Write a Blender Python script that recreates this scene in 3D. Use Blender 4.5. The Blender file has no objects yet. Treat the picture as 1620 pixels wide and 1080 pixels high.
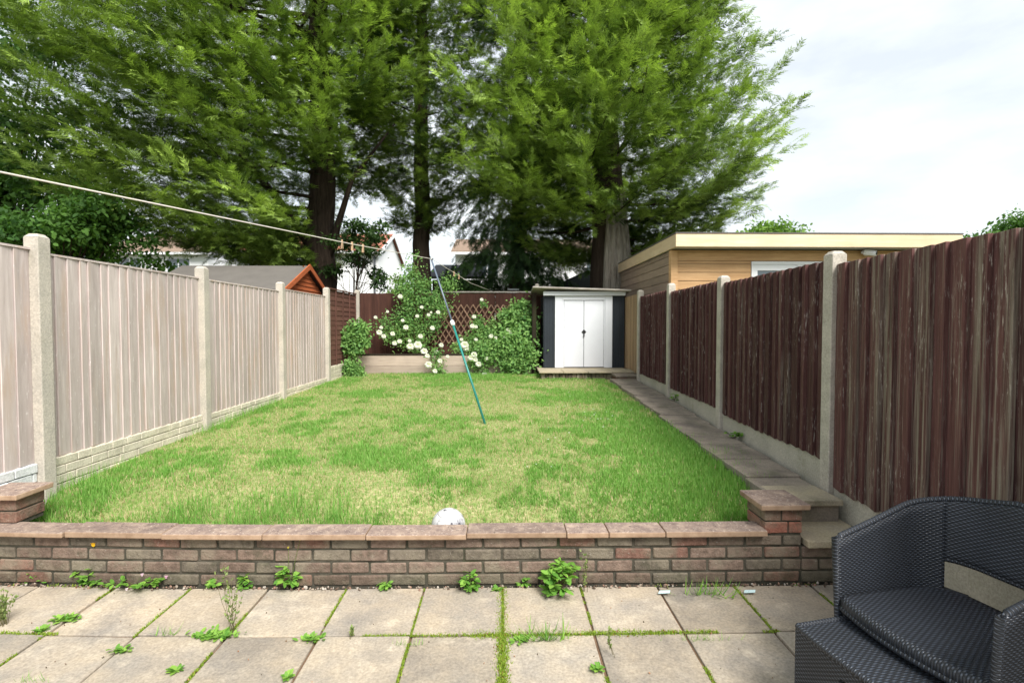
import bpy, bmesh, math, random
import numpy as np
from mathutils import Vector, Matrix, Euler
R = math.radians
random.seed(7)
rng = np.random.default_rng(7)
sc = bpy.context.scene
COL = sc.collection

# ------------------------------------------------------------------ camera, world, sun, exposure
CAM = Vector((0, 0, 1.55)); FPX = 800.0
cam_d = bpy.data.cameras.new('camera'); cam = bpy.data.objects.new('camera', cam_d); COL.objects.link(cam)
cam.location = CAM; cam.rotation_euler = Euler((R(90 - 1.79), 0, R(-1.07)), 'XYZ')
cam_d.sensor_width = 36; cam_d.lens = 36 * FPX / 1620; cam_d.clip_end = 2000; cam_d.clip_start = 0.05
cam_d.dof.use_dof = True; cam_d.dof.focus_distance = 2.6; cam_d.dof.aperture_fstop = 5.6
sc.camera = cam
SUN_EL, SUN_AZ = 50.0, 150.0      # azimuth clockwise from +Y
w = bpy.data.worlds.new('World'); sc.world = w; w.use_nodes = True
nt = w.node_tree; nt.nodes.clear()
wo = nt.nodes.new('ShaderNodeOutputWorld'); bg = nt.nodes.new('ShaderNodeBackground')
sky = nt.nodes.new('ShaderNodeTexSky'); sky.sky_type = 'NISHITA'; sky.sun_disc = False
sky.sun_elevation = R(SUN_EL); sky.sun_rotation = R(SUN_AZ); sky.air_density = 1.0; sky.dust_density = 2.0
tc = nt.nodes.new('ShaderNodeTexCoord'); mp = nt.nodes.new('ShaderNodeMapping'); mp.inputs['Scale'].default_value = (1.6, 1.6, 4.5)
mp.inputs['Location'].default_value = (.3, 1.1, .2)
nz = nt.nodes.new('ShaderNodeTexNoise'); nz.inputs['Scale'].default_value = 1.6; nz.inputs['Detail'].default_value = 6; nz.inputs['Roughness'].default_value = .55
rp = nt.nodes.new('ShaderNodeValToRGB'); rp.color_ramp.elements[0].position = .36; rp.color_ramp.elements[0].color = (.64, .64, .64, 1)
rp.color_ramp.elements[1].position = .62; rp.color_ramp.elements[1].color = (.94, .94, .94, 1)
mx = nt.nodes.new('ShaderNodeMix'); mx.data_type = 'RGBA'
mx.inputs['B'].default_value = (7.5, 7.85, 7.95, 1)
nt.links.new(tc.outputs['Generated'], mp.inputs['Vector']); nt.links.new(mp.outputs[0], nz.inputs['Vector'])
nt.links.new(nz.outputs['Fac'], rp.inputs['Fac']); nt.links.new(rp.outputs['Color'], mx.inputs['Factor'])
nt.links.new(sky.outputs[0], mx.inputs['A']); nt.links.new(mx.outputs['Result'], bg.inputs['Color'])
bg.inputs['Strength'].default_value = .05
nt.links.new(bg.outputs[0], wo.inputs['Surface'])
sd = bpy.data.lights.new('sun', 'SUN'); sd.energy = 2.1; sd.angle = R(28); sd.color = (1, .96, .9)
so = bpy.data.objects.new('sun', sd); COL.objects.link(so)
so.rotation_euler = Euler((R(90 - SUN_EL), 0, R(180 - SUN_AZ)), 'XYZ'); so.location = (0, -5, 12)
sc.view_settings.view_transform = 'Standard'; sc.view_settings.look = 'None'
sc.view_settings.gamma = 1; sc.view_settings.exposure = 1.68

# ------------------------------------------------------------------ helpers
_M = cam.rotation_euler.to_matrix()
def at(px, py, Y=None, z=None, X=None):
    """photo pixel -> world point at a chosen depth, height or side distance"""
    d = _M @ Vector(((px - 810) / FPX, -(py - 540) / FPX, -1))
    if Y is not None: t = (Y - CAM.y) / d.y
    elif z is not None: t = (z - CAM.z) / d.z
    else: t = (X - CAM.x) / d.x
    return CAM + d * t

def tag(o, label=None, cat=None, group=None, kind=None):
    if label: o['label'] = label
    if cat: o['category'] = cat
    if group: o['group'] = group
    if kind: o['kind'] = kind
    return o
def thing(name, loc, label, cat, group=None, rz=0):
    o = bpy.data.objects.new(name, None); COL.objects.link(o)
    o.empty_display_size = .1
    o.location = loc; o.rotation_euler = (0, 0, rz)
    return tag(o, label, cat, group)

class MB:
    def __init__(s): s.v = []; s.f = []; s.c = []; s.r = []; s.uv = None
    def add(s, vs, fs, col=(1, 1, 1), rnd=None):
        b = len(s.v); s.v += [tuple(v) for v in vs]
        rr = random.random() if rnd is None else rnd
        for f in fs: s.f.append([b + i for i in f]); s.c.append(col); s.r.append(rr)
    def box(s, x0, x1, y0, y1, z0, z1, col=(1, 1, 1), rnd=None, jit=0, fn=None):
        vs = [(x, y, z) for z in (z0, z1) for y in (y0, y1) for x in (x0, x1)]
        if jit: vs = [tuple(c + random.uniform(-jit, jit) for c in v) for v in vs]
        if fn: vs = [fn(*v) for v in vs]
        s.add(vs, [(0, 2, 3, 1), (4, 5, 7, 6), (0, 1, 5, 4), (2, 6, 7, 3), (0, 4, 6, 2), (1, 3, 7, 5)], col, rnd)
    def tube(s, pts, rad, n=6, col=(1, 1, 1), caps=True, rnd=None):
        pts = [Vector(p) for p in pts]
        if not hasattr(rad, '__len__'): rad = [rad] * len(pts)
        vs = []; up = Vector((0, 0, 1))
        for i, p in enumerate(pts):
            d = (pts[min(i + 1, len(pts) - 1)] - pts[max(i - 1, 0)]).normalized()
            a = d.cross(up if abs(d.z) < .95 else Vector((1, 0, 0))).normalized(); b = d.cross(a)
            for k in range(n):
                t = 2 * math.pi * k / n
                vs.append(p + (a * math.cos(t) + b * math.sin(t)) * rad[i])
        fs = []
        for i in range(len(pts) - 1):
            for k in range(n):
                fs.append((i * n + k, i * n + (k + 1) % n, (i + 1) * n + (k + 1) % n, (i + 1) * n + k))
        if caps: fs += [tuple(range(n))[::-1], tuple((len(pts) - 1) * n + k for k in range(n))]
        s.add(vs, fs, col, rnd)
    def build(s, name, m, parent=None, world=True, origin=None, smooth=False, bevel=0, seg=1):
        me = bpy.data.meshes.new(name)
        v = np.array(s.v, dtype=float)
        if parent is not None and world: v = v - np.array(parent.location)
        if origin is not None: v = v - np.array(origin)
        me.from_pydata(v.tolist(), [], s.f)
        a = me.attributes.new('rnd', 'FLOAT', 'FACE'); a.data.foreach_set('value', np.array(s.r, dtype=np.float32))
        c = me.attributes.new('col', 'FLOAT_COLOR', 'FACE')
        c.data.foreach_set('color', np.array([(*q[:3], 1) for q in s.c], dtype=np.float32).ravel())
        return link(name, me, m, parent, origin, smooth, bevel, seg)
def link(name, me, m, parent=None, origin=None, smooth=False, bevel=0, seg=1):
    if isinstance(m, (list, tuple)):
        for q in m: me.materials.append(q)
    else: me.materials.append(m)
    if smooth: me.polygons.foreach_set('use_smooth', [True] * len(me.polygons))
    me.update()
    o = bpy.data.objects.new(name, me); COL.objects.link(o)
    if parent is not None: o.parent = parent
    elif origin is not None: o.location = origin
    if bevel:
        b = o.modifiers.new('bevel', 'BEVEL'); b.width = bevel; b.segments = seg; b.limit_method = 'ANGLE'; b.angle_limit = R(50)
    return o

# noise for layouts
def _h(ix, iy, seed):
    n = (ix.astype(np.int64) * 374761393 + iy.astype(np.int64) * 668265263 + seed * 1442695041) & 0x7fffffff
    n = ((n ^ (n >> 13)) * 1274126177) & 0x7fffffff
    return ((n ^ (n >> 16)) & 0xffff) / 65535.0
def vnoise(x, y, seed=0):
    x = np.asarray(x, float); y = np.asarray(y, float)
    ix = np.floor(x); iy = np.floor(y); fx = x - ix; fy = y - iy
    fx = fx * fx * (3 - 2 * fx); fy = fy * fy * (3 - 2 * fy)
    a = _h(ix, iy, seed); b = _h(ix + 1, iy, seed); c = _h(ix, iy + 1, seed); d = _h(ix + 1, iy + 1, seed)
    return (a * (1 - fx) + b * fx) * (1 - fy) + (c * (1 - fx) + d * fx) * fy
def fbm(x, y, seed=0, o=4):
    s = 0; a = .5; t = 0
    for i in range(o):
        s = s + a * vnoise(np.asarray(x) * 2 ** i, np.asarray(y) * 2 ** i, seed + i); t += a; a *= .55
    return s / t

# foliage: scatter a template (verts (k,3), quads (q,4)) over points
def scatter(T, Q, P, D, N, S, C, name, m, parent=None, origin=None, tipcol=None):
    n = len(P); k = len(T); q = len(Q)
    D = D / (np.linalg.norm(D, axis=1, keepdims=True) + 1e-9)
    B = np.cross(N, D); B /= (np.linalg.norm(B, axis=1, keepdims=True) + 1e-9)
    N2 = np.cross(D, B)
    F = np.stack([D, B, N2], axis=1) * S[:, None, None]
    V = (P[:, None, :] + np.einsum('kj,njc->nkc', T, F)).reshape(-1, 3)
    off = parent.location if parent is not None else origin
    if off is not None: V = V - np.array(off)
    idx = (Q[None] + (np.arange(n) * k)[:, None, None]).reshape(-1)
    me = bpy.data.meshes.new(name)
    me.vertices.add(n * k); me.vertices.foreach_set('co', V.astype(np.float32).ravel())
    me.loops.add(n * q * 4); me.loops.foreach_set('vertex_index', idx.astype(np.int32))
    me.polygons.add(n * q); me.polygons.foreach_set('loop_start', np.arange(0, n * q * 4, 4, dtype=np.int32))
    me.polygons.foreach_set('loop_total', np.full(n * q, 4, dtype=np.int32))
    me.update(calc_edges=True)
    c = me.attributes.new('col', 'FLOAT_COLOR', 'FACE')
    cc = np.repeat(C[:, None, :], q, axis=1)
    if tipcol is not None: cc = cc * tipcol[None, :, None]
    cc = np.concatenate([cc, np.ones((n, q, 1))], axis=2)
    c.data.foreach_set('color', cc.astype(np.float32).ravel())
    return link(name, me, m, parent, origin)

def spray_template(seed=1):
    r = random.Random(seed); V = []; Q = []; tc_ = []
    def rh(a, b, wd, t):
        a = Vector(a); b = Vector(b); d = b - a; s_ = Vector((-d.y, d.x, 0)).normalized() * wd
        i = len(V); V.extend([tuple(a), tuple(a + d * .45 + s_), tuple(b), tuple(a + d * .45 - s_)]); Q.append((i, i + 1, i + 2, i + 3)); tc_.append(t)
    rh((0, 0, 0), (.55, 0, .03), .02, .8); rh((.45, 0, .025), (1.0, 0.02, -.04), .032, 1.25)
    for i in range(7):
        x = .06 + i * .125; L = .46 * (1 - .6 * abs(x - .3)); L *= r.uniform(.6, 1.25)
        for sg in (1, -1):
            rh((x, 0, .02), (x + L * .8, sg * L * .66, .02 - r.uniform(-.05, .14)), .034, r.uniform(.7, 1.3))
    return np.array(V), np.array(Q), np.array(tc_)
SPRAY = spray_template(3)
LEAF = (np.array([(0, 0, 0), (.35, .26, .05), (.55, 0, .0), (.35, -.26, .05), (.75, .2, .0), (1, 0, -.1), (.75, -.2, .0)]),
        np.array([(0, 3, 2, 1), (1, 2, 5, 4), (3, 6, 5, 2)]))
BLADE = (np.array([(0, -.5, 0), (0, .5, 0), (.5, .4, .04), (.5, -.4, .04), (1, .08, -.08), (1, -.08, -.08)], float),
         np.array([(0, 3, 2, 1), (3, 5, 4, 2)]))
def blade_t(wr):
    T = BLADE[0].copy(); T[:, 1] *= wr; return T, BLADE[1]

# ------------------------------------------------------------------ materials
class NM:
    def __init__(s, name, rough=.7, spec=.3):
        s.m = bpy.data.materials.new(name); s.m.use_nodes = True; s.t = s.m.node_tree; s.n = s.t.nodes; s.l = s.t.links
        s.b = s.n['Principled BSDF']; s.b.inputs['Roughness'].default_value = rough; s.b.inputs['Specular IOR Level'].default_value = spec
        s._tc = None
    def obj(s, scale=(1, 1, 1), rnd=0, uv=False):
        tc = s.n.new('ShaderNodeTexCoord'); mp = s.n.new('ShaderNodeMapping'); mp.inputs['Scale'].default_value = scale
        s.l.new(tc.outputs['UV' if uv else 'Object'], mp.inputs['Vector'])
        if rnd:
            a = s.attr('rnd', True); mu = s.math('MULTIPLY', a, rnd); 
            cb = s.n.new('ShaderNodeCombineXYZ'); s.l.new(mu, cb.inputs[0]); s.l.new(mu, cb.inputs[1]); s.l.new(mu, cb.inputs[2])
            s.l.new(cb.outputs[0], mp.inputs['Location'])
        return mp.outputs[0]
    def noise(s, vec, scale, detail=4, rough=.55, dist=0):
        n = s.n.new('ShaderNodeTexNoise'); n.inputs['Scale'].default_value = scale; n.inputs['Detail'].default_value = detail
        n.inputs['Roughness'].default_value = rough; n.inputs['Distortion'].default_value = dist; s.l.new(vec, n.inputs['Vector']); return n.outputs['Fac']
    def vor(s, vec, scale, feat='F1', out='Distance'):
        n = s.n.new('ShaderNodeTexVoronoi'); n.feature = feat; n.inputs['Scale'].default_value = scale; s.l.new(vec, n.inputs['Vector']); return n.outputs[out]
    def ramp(s, fac, stops):
        r = s.n.new('ShaderNodeValToRGB'); e = r.color_ramp.elements
        while len(e) < len(stops): e.new(.5)
        for i, (p, c) in enumerate(stops):
            e[i].position = p; e[i].color = (*c, 1) if hasattr(c, '__len__') else (c, c, c, 1)
        s.l.new(fac, r.inputs['Fac']); return r.outputs['Color']
    def mix(s, fac, a, b, mode='MIX'):
        m = s.n.new('ShaderNodeMix'); m.data_type = 'RGBA'; m.blend_type = mode
        for k, v in (('Factor', fac), ('A', a), ('B', b)):
            if isinstance(v, (int, float)): m.inputs[k].default_value = v
            elif isinstance(v, tuple): m.inputs[k].default_value = (*v, 1)
            else: s.l.new(v, m.inputs[k])
        return m.outputs['Result']
    def math(s, op, a, b=0.0):
        m = s.n.new('ShaderNodeMath'); m.operation = op
        for i, v in enumerate((a, b)):
            if isinstance(v, (int, float)): m.inputs[i].default_value = v
            else: s.l.new(v, m.inputs[i])
        return m.outputs[0]
    def attr(s, name, fac=False):
        a = s.n.new('ShaderNodeAttribute'); a.attribute_name = name; return a.outputs['Fac' if fac else 'Color']
    def sep(s, v):
        x = s.n.new('ShaderNodeSeparateXYZ'); s.l.new(v, x.inputs[0]); return x.outputs
    def col(s, c):
        if isinstance(c, tuple): s.b.inputs['Base Color'].default_value = (*c, 1)
        else: s.l.new(c, s.b.inputs['Base Color'])
        return s
    def bump(s, h, strength=.4, dist=.01):
        b = s.n.new('ShaderNodeBump'); b.inputs['Strength'].default_value = strength; b.inputs['Distance'].default_value = dist
        s.l.new(h, b.inputs['Height']); s.l.new(b.outputs[0], s.b.inputs['Normal']); return s

def wood(name, dark, light, grain=(14, 14, 1.2), stain=None, stain_lo=.5, stain_hi=.7, rough=.85, var=.5, specks=None):
    m = NM(name, rough, .2); v = m.obj(grain, rnd=37)
    g = m.noise(v, 2.2, 6, .65, .6); c = m.ramp(g, [(.28, dark), (.72, light)])
    rv = m.ramp(m.attr('rnd', True), [(0, 1 - var * .6), (1, 1 + var * .4)])
    c = m.mix(1, c, rv, 'MULTIPLY')
    big = m.noise(m.obj((1, 1, .5)), 1.6, 4, .6)
    if stain:
        f = m.ramp(m.noise(m.obj((6, 6, .8), rnd=11), 1.5, 5, .6), [(stain_lo, 0.), (stain_hi, 1.)])
        c = m.mix(f, c, stain)
    if specks:
        f = m.ramp(m.noise(m.obj((40, 40, 9), rnd=5), 1.6, 5, .7), [(.6, 0.), (.68, 1.)])
        f2 = m.math('MULTIPLY', f, m.ramp(big, [(.4, 0.), (.6, 1.)])); c = m.mix(f2, c, specks)
    c = m.mix(m.ramp(big, [(.35, .0), (.7, .35)]), c, tuple(x * .7 for x in dark))
    m.col(c); m.bump(g, .35, .006); return m.m
def plain(name, c, rough=.5, spec=.4, var=.12, sc_=6, bump=0):
    m = NM(name, rough, spec); n = m.noise(m.obj(), sc_, 5, .6)
    m.col(m.mix(n, tuple(x * (1 - var) for x in c), tuple(min(1, x * (1 + var)) for x in c)))
    if bump: m.bump(m.noise(m.obj(), sc_ * 12, 4, .6), bump, .004)
    return m.m
def concrete(name, a, b, moss=None, sc_=5, mlo=.55, mhi=.75):
    m = NM(name, .95, .15); v = m.obj()
    n1 = m.noise(v, sc_, 6, .6); n2 = m.noise(v, 90, 3, .6)
    c = m.mix(m.ramp(n1, [(.35, 0.), (.68, 1.)]), a, b)
    c = m.mix(1, c, m.ramp(n2, [(.3, .78), (.7, 1.15)]), 'MULTIPLY')
    if moss: c = m.mix(m.ramp(m.noise(m.obj((1, 1, .6)), 3.1, 6, .7), [(mlo, 0.), (mhi, .8)]), c, moss)
    m.col(c); m.bump(m.math('ADD', n2, m.noise(v, 28, 4, .6)), .5, .004); return m.m
def foliage(name, trans=.3, rough=.6):
    m = NM(name, rough, .25); c = m.attr('col'); m.col(c)
    t = m.n.new('ShaderNodeBsdfTranslucent'); m.l.new(m.mix(1, c, (1.25, 1.35, .7), 'MULTIPLY'), t.inputs['Color'])
    x = m.n.new('ShaderNodeMixShader'); x.inputs[0].default_value = trans
    out = m.n['Material Output']; m.l.new(m.b.outputs[0], x.inputs[1]); m.l.new(t.outputs[0], x.inputs[2]); m.l.new(x.outputs[0], out.inputs['Surface'])
    return m.m
def attrcol(name, rough=.8, spec=.2, n_sc=30, lo=.75, hi=1.2, bump=.4):
    m = NM(name, rough, spec); n = m.noise(m.obj(), n_sc, 5, .65)
    m.col(m.mix(1, m.attr('col'), m.ramp(n, [(.3, lo), (.7, hi)]), 'MULTIPLY')); 
    if bump: m.bump(n, bump, .004)
    return m.m

M = {}
M['slab'] = None
def mk_slab():
    m = NM('paving_slab_concrete', .92, .2); v = m.obj(); vr = m.obj(rnd=9)
    n1 = m.noise(vr, 3.2, 6, .62); n2 = m.noise(v, 75, 4, .7); n3 = m.noise(vr, 9, 5, .6)
    c = m.mix(m.ramp(n1, [(.36, 0.), (.66, 1.)]), (.40, .335, .25), (.29, .26, .22))
    c = m.mix(m.ramp(n3, [(.52, 0.), (.72, .55)]), c, (.54, .47, .37))
    c = m.mix(m.ramp(m.noise(vr, 2.1, 5, .6), [(.5, 0.), (.68, .6)]), c, (.17, .155, .14))
    c = m.mix(1, c, m.ramp(n2, [(.3, .72), (.7, 1.22)]), 'MULTIPLY')
    c = m.mix(1, c, m.ramp(m.attr('rnd', True), [(0, .84), (1, 1.12)]), 'MULTIPLY')
    m.col(c); m.bump(m.math('ADD', n2, m.math('MULTIPLY', n3, 1.5)), .5, .004); return m.m
M['slab'] = mk_slab()
M['pathslab'] = concrete('path_slab_concrete', (.2, .17, .145), (.34, .29, .235), (.12, .13, .06))
M['stepslab'] = concrete('step_slab_concrete', (.42, .36, .25), (.32, .28, .22), (.14, .14, .07))
def mk_brick():
    m = NM('weathered_brick', .92, .15); v = m.obj(); n = m.noise(v, 24, 6, .7); n2 = m.noise(v, 5, 5, .65); n3 = m.noise(v, 70, 4, .7)
    c = m.mix(1, m.attr('col'), m.ramp(n, [(.3, .6), (.7, 1.35)]), 'MULTIPLY')
    c = m.mix(m.ramp(n2, [(.46, 0.), (.62, .7)]), c, (.23, .2, .15))
    c = m.mix(m.ramp(m.noise(v, 7.5, 5, .7), [(.56, 0.), (.68, .6)]), c, (.07, .07, .045))
    c = m.mix(m.ramp(n3, [(.62, 0.), (.7, .7)]), c, (.36, .33, .28))
    z = m.sep(m.obj())[2]; c = m.mix(m.math('MULTIPLY', m.ramp(z, [(.0, .75), (.1, 0.)]), n2), c, (.045, .05, .025))
    m.col(c); m.bump(m.math('ADD', n, n3), .9, .008); return m.m
M['brick'] = mk_brick()
M['mortar'] = concrete('mortar', (.1, .09, .07), (.04, .04, .03), (.04, .05, .02), 9)
def mk_coping():
    m = NM('coping_stone', .9, .2); v = m.obj(rnd=3); n = m.noise(v, 14, 6, .7)
    c = m.ramp(n, [(.3, (.15, .11, .1)), (.5, (.24, .18, .15)), (.7, (.37, .285, .225))])
    c = m.mix(m.ramp(m.noise(v, 60, 4, .7), [(.58, 0.), (.66, .85)]), c, (.5, .42, .36))
    c = m.mix(m.ramp(m.noise(v, 33, 4, .7), [(.6, 0.), (.68, .8)]), c, (.07, .055, .055))
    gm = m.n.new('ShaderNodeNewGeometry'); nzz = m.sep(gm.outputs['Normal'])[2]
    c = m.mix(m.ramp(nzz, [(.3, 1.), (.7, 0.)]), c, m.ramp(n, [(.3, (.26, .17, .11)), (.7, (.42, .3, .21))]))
    c = m.mix(1, c, m.ramp(m.attr('rnd', True), [(0, .82), (1, 1.12)]), 'MULTIPLY')
    m.col(c); m.bump(n, .5, .005); return m.m
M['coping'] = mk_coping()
M['post'] = concrete('concrete_post', (.52, .475, .405), (.42, .39, .34), (.28, .26, .2), 4, .6, .85)
M['post_r'] = concrete('lichened_concrete_post', (.5, .46, .4), (.37, .34, .29), (.2, .18, .14), 7, .58, .8)
M['gravel_r'] = concrete('stained_gravel_board', (.5, .47, .4), (.38, .36, .3), (.2, .2, .11), 3, .6, .8)
M['gravel_l'] = concrete('pale_rockfaced_gravel_board', (.66, .61, .49), (.5, .46, .37), (.3, .3, .18), 8, .62, .82)
M['white_board'] = concrete('white_painted_board', (.7, .72, .72), (.55, .57, .57), None, 4)
M['panel_l'] = wood('silvered_fence_board', (.44, .37, .345), (.68, .6, .57), stain=(.52, .39, .31), stain_lo=.52, stain_hi=.72, var=.24, specks=(.8, .76, .74))
def mk_panel_r(nm, w0, w1, k):
    m = NM(nm, .85, .2); v = m.obj((16, 16, .9), rnd=37); g = m.noise(v, 2.4, 7, .7, .7)
    c = m.ramp(g, [(.28, (.05 * k, .021 * k, .021 * k)), (.72, (.165 * k, .08 * k, .072 * k))])
    rn = m.attr('rnd', True); c = m.mix(1, c, m.ramp(rn, [(0, .6), (1, 1.25)]), 'MULTIPLY')
    # bare greyish wood where the stain has worn off, more on some boards
    w_ = m.noise(m.obj((22, 22, .55), rnd=11), 1.6, 7, .72, .4); w_ = m.math('ADD', w_, m.math('MULTIPLY', m.ramp(m.math('FRACT', m.math('MULTIPLY', rn, 7.3)), [(.35, 0.), (.9, 1.)]), .075))
    c = m.mix(m.ramp(w_, [(w0, 0.), (w1, .85)]), c, m.ramp(g, [(.3, (.15, .13, .1)), (.7, (.34, .3, .24))]))
    f = m.ramp(m.noise(m.obj((55, 55, 7), rnd=5), 1.6, 6, .75), [(.57, 0.), (.64, 1.)])
    c = m.mix(m.math('MULTIPLY', f, m.ramp(m.noise(m.obj((3, 3, 1)), 2, 4, .6), [(.42, 0.), (.6, 1.)])), c, (.46, .42, .37))
    m.col(c); m.bump(g, .6, .008); return m.m
M['panel_r'] = mk_panel_r('brown_stained_board', .60, .74, .92); M['panel_w'] = mk_panel_r('worn_brown_stained_board', .53, .67, .95)
M['panel_b'] = wood('red_brown_fence_board', (.045, .02, .016), (.1, .045, .032), var=.5)
M['lap'] = wood('brown_lap_board', (.1, .045, .035), (.17, .085, .065), grain=(1.2, 1.2, 14), var=.4)
M['gatewood'] = wood('bare_gate_wood', (.28, .19, .11), (.4, .28, .17), var=.3)
M['sleeper'] = wood('weathered_sleeper', (.33, .26, .215), (.5, .41, .34), grain=(1.1, 14, 14), var=.3)
M['cedar'] = wood('pale_larch_cladding', (.46, .27, .13), (.66, .43, .23), grain=(1.0, 1.0, 12), var=.3)
M['cedar_grey'] = wood('silvering_larch_cladding', (.24, .18, .14), (.38, .28, .21), grain=(1.0, 1.0, 12), var=.4)
M['fascia'] = wood('new_fascia_timber', (.64, .48, .31), (.82, .65, .45), grain=(.9, .9, 9), var=.15)
M['orange'] = wood('orange_stained_board', (.36, .09, .03), (.5, .15, .06), grain=(1, 1, 12), var=.3)
M['felt'] = plain('grey_roofing_felt', (.13, .12, .11), .95, .1, .2, 4, .5)
M['white'] = plain('white_paint', (.66, .68, .72), .45, .4, .05, 5, .05)
M['render'] = plain('white_render', (.8, .81, .82), .9, .2, .04, 2)
M['upvc'] = plain('white_plastic', (.8, .81, .83), .3, .5, .02, 3)
M['soffit'] = plain('grey_soffit', (.5, .5, .5), .6, .3, .05)
M['black'] = plain('black_painted_sheet', (.018, .024, .032), .55, .4, .3, 4, .1)
M['darkwood'] = wood('dark_mossy_timber', (.02, .014, .01), (.045, .032, .022), stain=(.03, .035, .012))
M['shedroof'] = concrete('weathered_roof_sheet', (.45, .42, .38), (.3, .27, .24), (.16, .12, .09), 6)
M['rooftile'] = plain('red_roof_tiles', (.3, .12, .08), .9, .2, .3, 8, .4)
M['rooftile_b'] = plain('brown_roof_tiles', (.22, .16, .12), .9, .2, .3, 8, .4)
M['slate'] = plain('dark_slate_sheet', (.09, .095, .11), .8, .3, .2, 5)
M['tarp'] = plain('dark_green_canopy', (.02, .03, .03), .8, .2, .2, 5)
M['glass'] = NM('window_glass', .08, .8).col((.1, .13, .15)).m
M['iron'] = plain('black_iron', (.02, .02, .02), .4, .5)
M['soil'] = concrete('brown_soil', (.13, .08, .05), (.2, .13, .085), (.08, .09, .03), 7)
M['leaf'] = foliage('leaf', .3); M['needle'] = foliage('cypress_spray', .28, .65); M['grassm'] = foliage('grass_blade', .35)
M['petal'] = foliage('white_petal', .25, .6)
def mk_bark(name, a, b):
    m = NM(name, .95, .1); n = m.noise(m.obj((9, 9, 1.2)), 2, 6, .7, .5); m.col(m.ramp(n, [(.3, a), (.7, b)])); m.bump(n, .9, .04); return m.m
M['bark'] = mk_bark('dark_bark', (.022, .016, .012), (.075, .055, .042))
M['bark_light'] = mk_bark('pale_bark', (.16, .14, .115), (.46, .41, .35))
M['twig'] = mk_bark('green_brown_stem', (.1, .1, .04), (.16, .13, .07))
def mk_ground():
    m = NM('garden_ground', .95, .1); n = m.noise(m.obj(), .6, 6, .6)
    m.col(m.ramp(n, [(.3, (.06, .08, .03)), (.7, (.13, .13, .07))])); return m.m
M['ground'] = mk_ground()
def mk_lawn():
    m = NM('lawn_turf', .95, .1); v = m.obj()
    f = m.noise(v, 28, 6, .7); c = m.ramp(f, [(.32, (.15, .23, .06)), (.5, (.29, .31, .13)), (.68, (.5, .41, .25))])
    c = m.mix(m.ramp(m.noise(v, 1.3, 5, .65), [(.42, 0.), (.6, .55)]), c, (.12, .19, .04))
    m.col(c); m.bump(f, .8, .02); return m.m
M['lawn'] = mk_lawn()

# ------------------------------------------------------------------ ground, patio, lawn, path
def bend(x, y, z): return (x, y + .013 * min(0, x + .4) ** 2, z)
g = MB(); S_ = 600
g.add([(-S_, -S_, -.07), (S_, -S_, -.07), (S_, S_, -.07), (-S_, S_, -.07)], [(0, 1, 2, 3)])
tag(g.build('ground', M['ground']), kind='structure')

sb = MB()
joint_y = [2.955 - .46 * i for i in range(0, 12)]
for i in range(len(joint_y) - 1):
    for k in range(-8, 5):
        x0 = .46 * k; x1 = x0 + .46
        if k == 4: x1 = 2.2
        gp = .006; dz = random.uniform(-.004, .003); t1 = random.uniform(-.003, .003)
        sb.box(x0 + gp + random.uniform(-.002, .003), x1 - gp, joint_y[i + 1] + gp, joint_y[i] - gp + random.uniform(-.003, .002), -.05, dz, jit=.0015, fn=bend)
tag(sb.build('patio', M['slab'], bevel=.005, seg=2), kind='structure')
jb = MB()
jb.box(-4.6, 2.25, -2.2, 2.935, -.062, -.014); tag(jb.build('patio_joint_bed', M['soil']), kind='structure')

LY = [3.0, 3.2, 3.4, 3.7, 4.3, 5.5, 7.5, 9.5, 11.4]; LZ = [.13, .165, .25, .345, .385, .42, .475, .51, .53]
def lawn_z(x, y):
    return np.interp(y, LY, LZ) + .03 * (fbm(np.asarray(x) * 1.3, np.asarray(y) * 1.3, 5) - .5)
def fence_lx(y): return -3.24
def fence_rx(y): return 2.116 + .0438 * y
nx, ny = 60, 90
xs = np.linspace(-3.3, 2.4, nx); ys = np.linspace(3.04, 11.4, ny)
lm = MB(); vs = []
for y in ys:
    for x in xs:
        xx = -3.3 + (x + 3.3) * ((1.82 + .035 * (y - 3.5)) + .1 + 3.3) / 5.7
        vs.append((xx, y + (.013 * min(0, xx + .4) ** 2 if y < 3.3 else 0), float(lawn_z(xx, y))))
lm.add(vs, [(j * nx + i, j * nx + i + 1, (j + 1) * nx + i + 1, (j + 1) * nx + i) for j in range(ny - 1) for i in range(nx - 1)])
tag(lm.build('lawn', M['lawn'], smooth=True), kind='structure')

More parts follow.
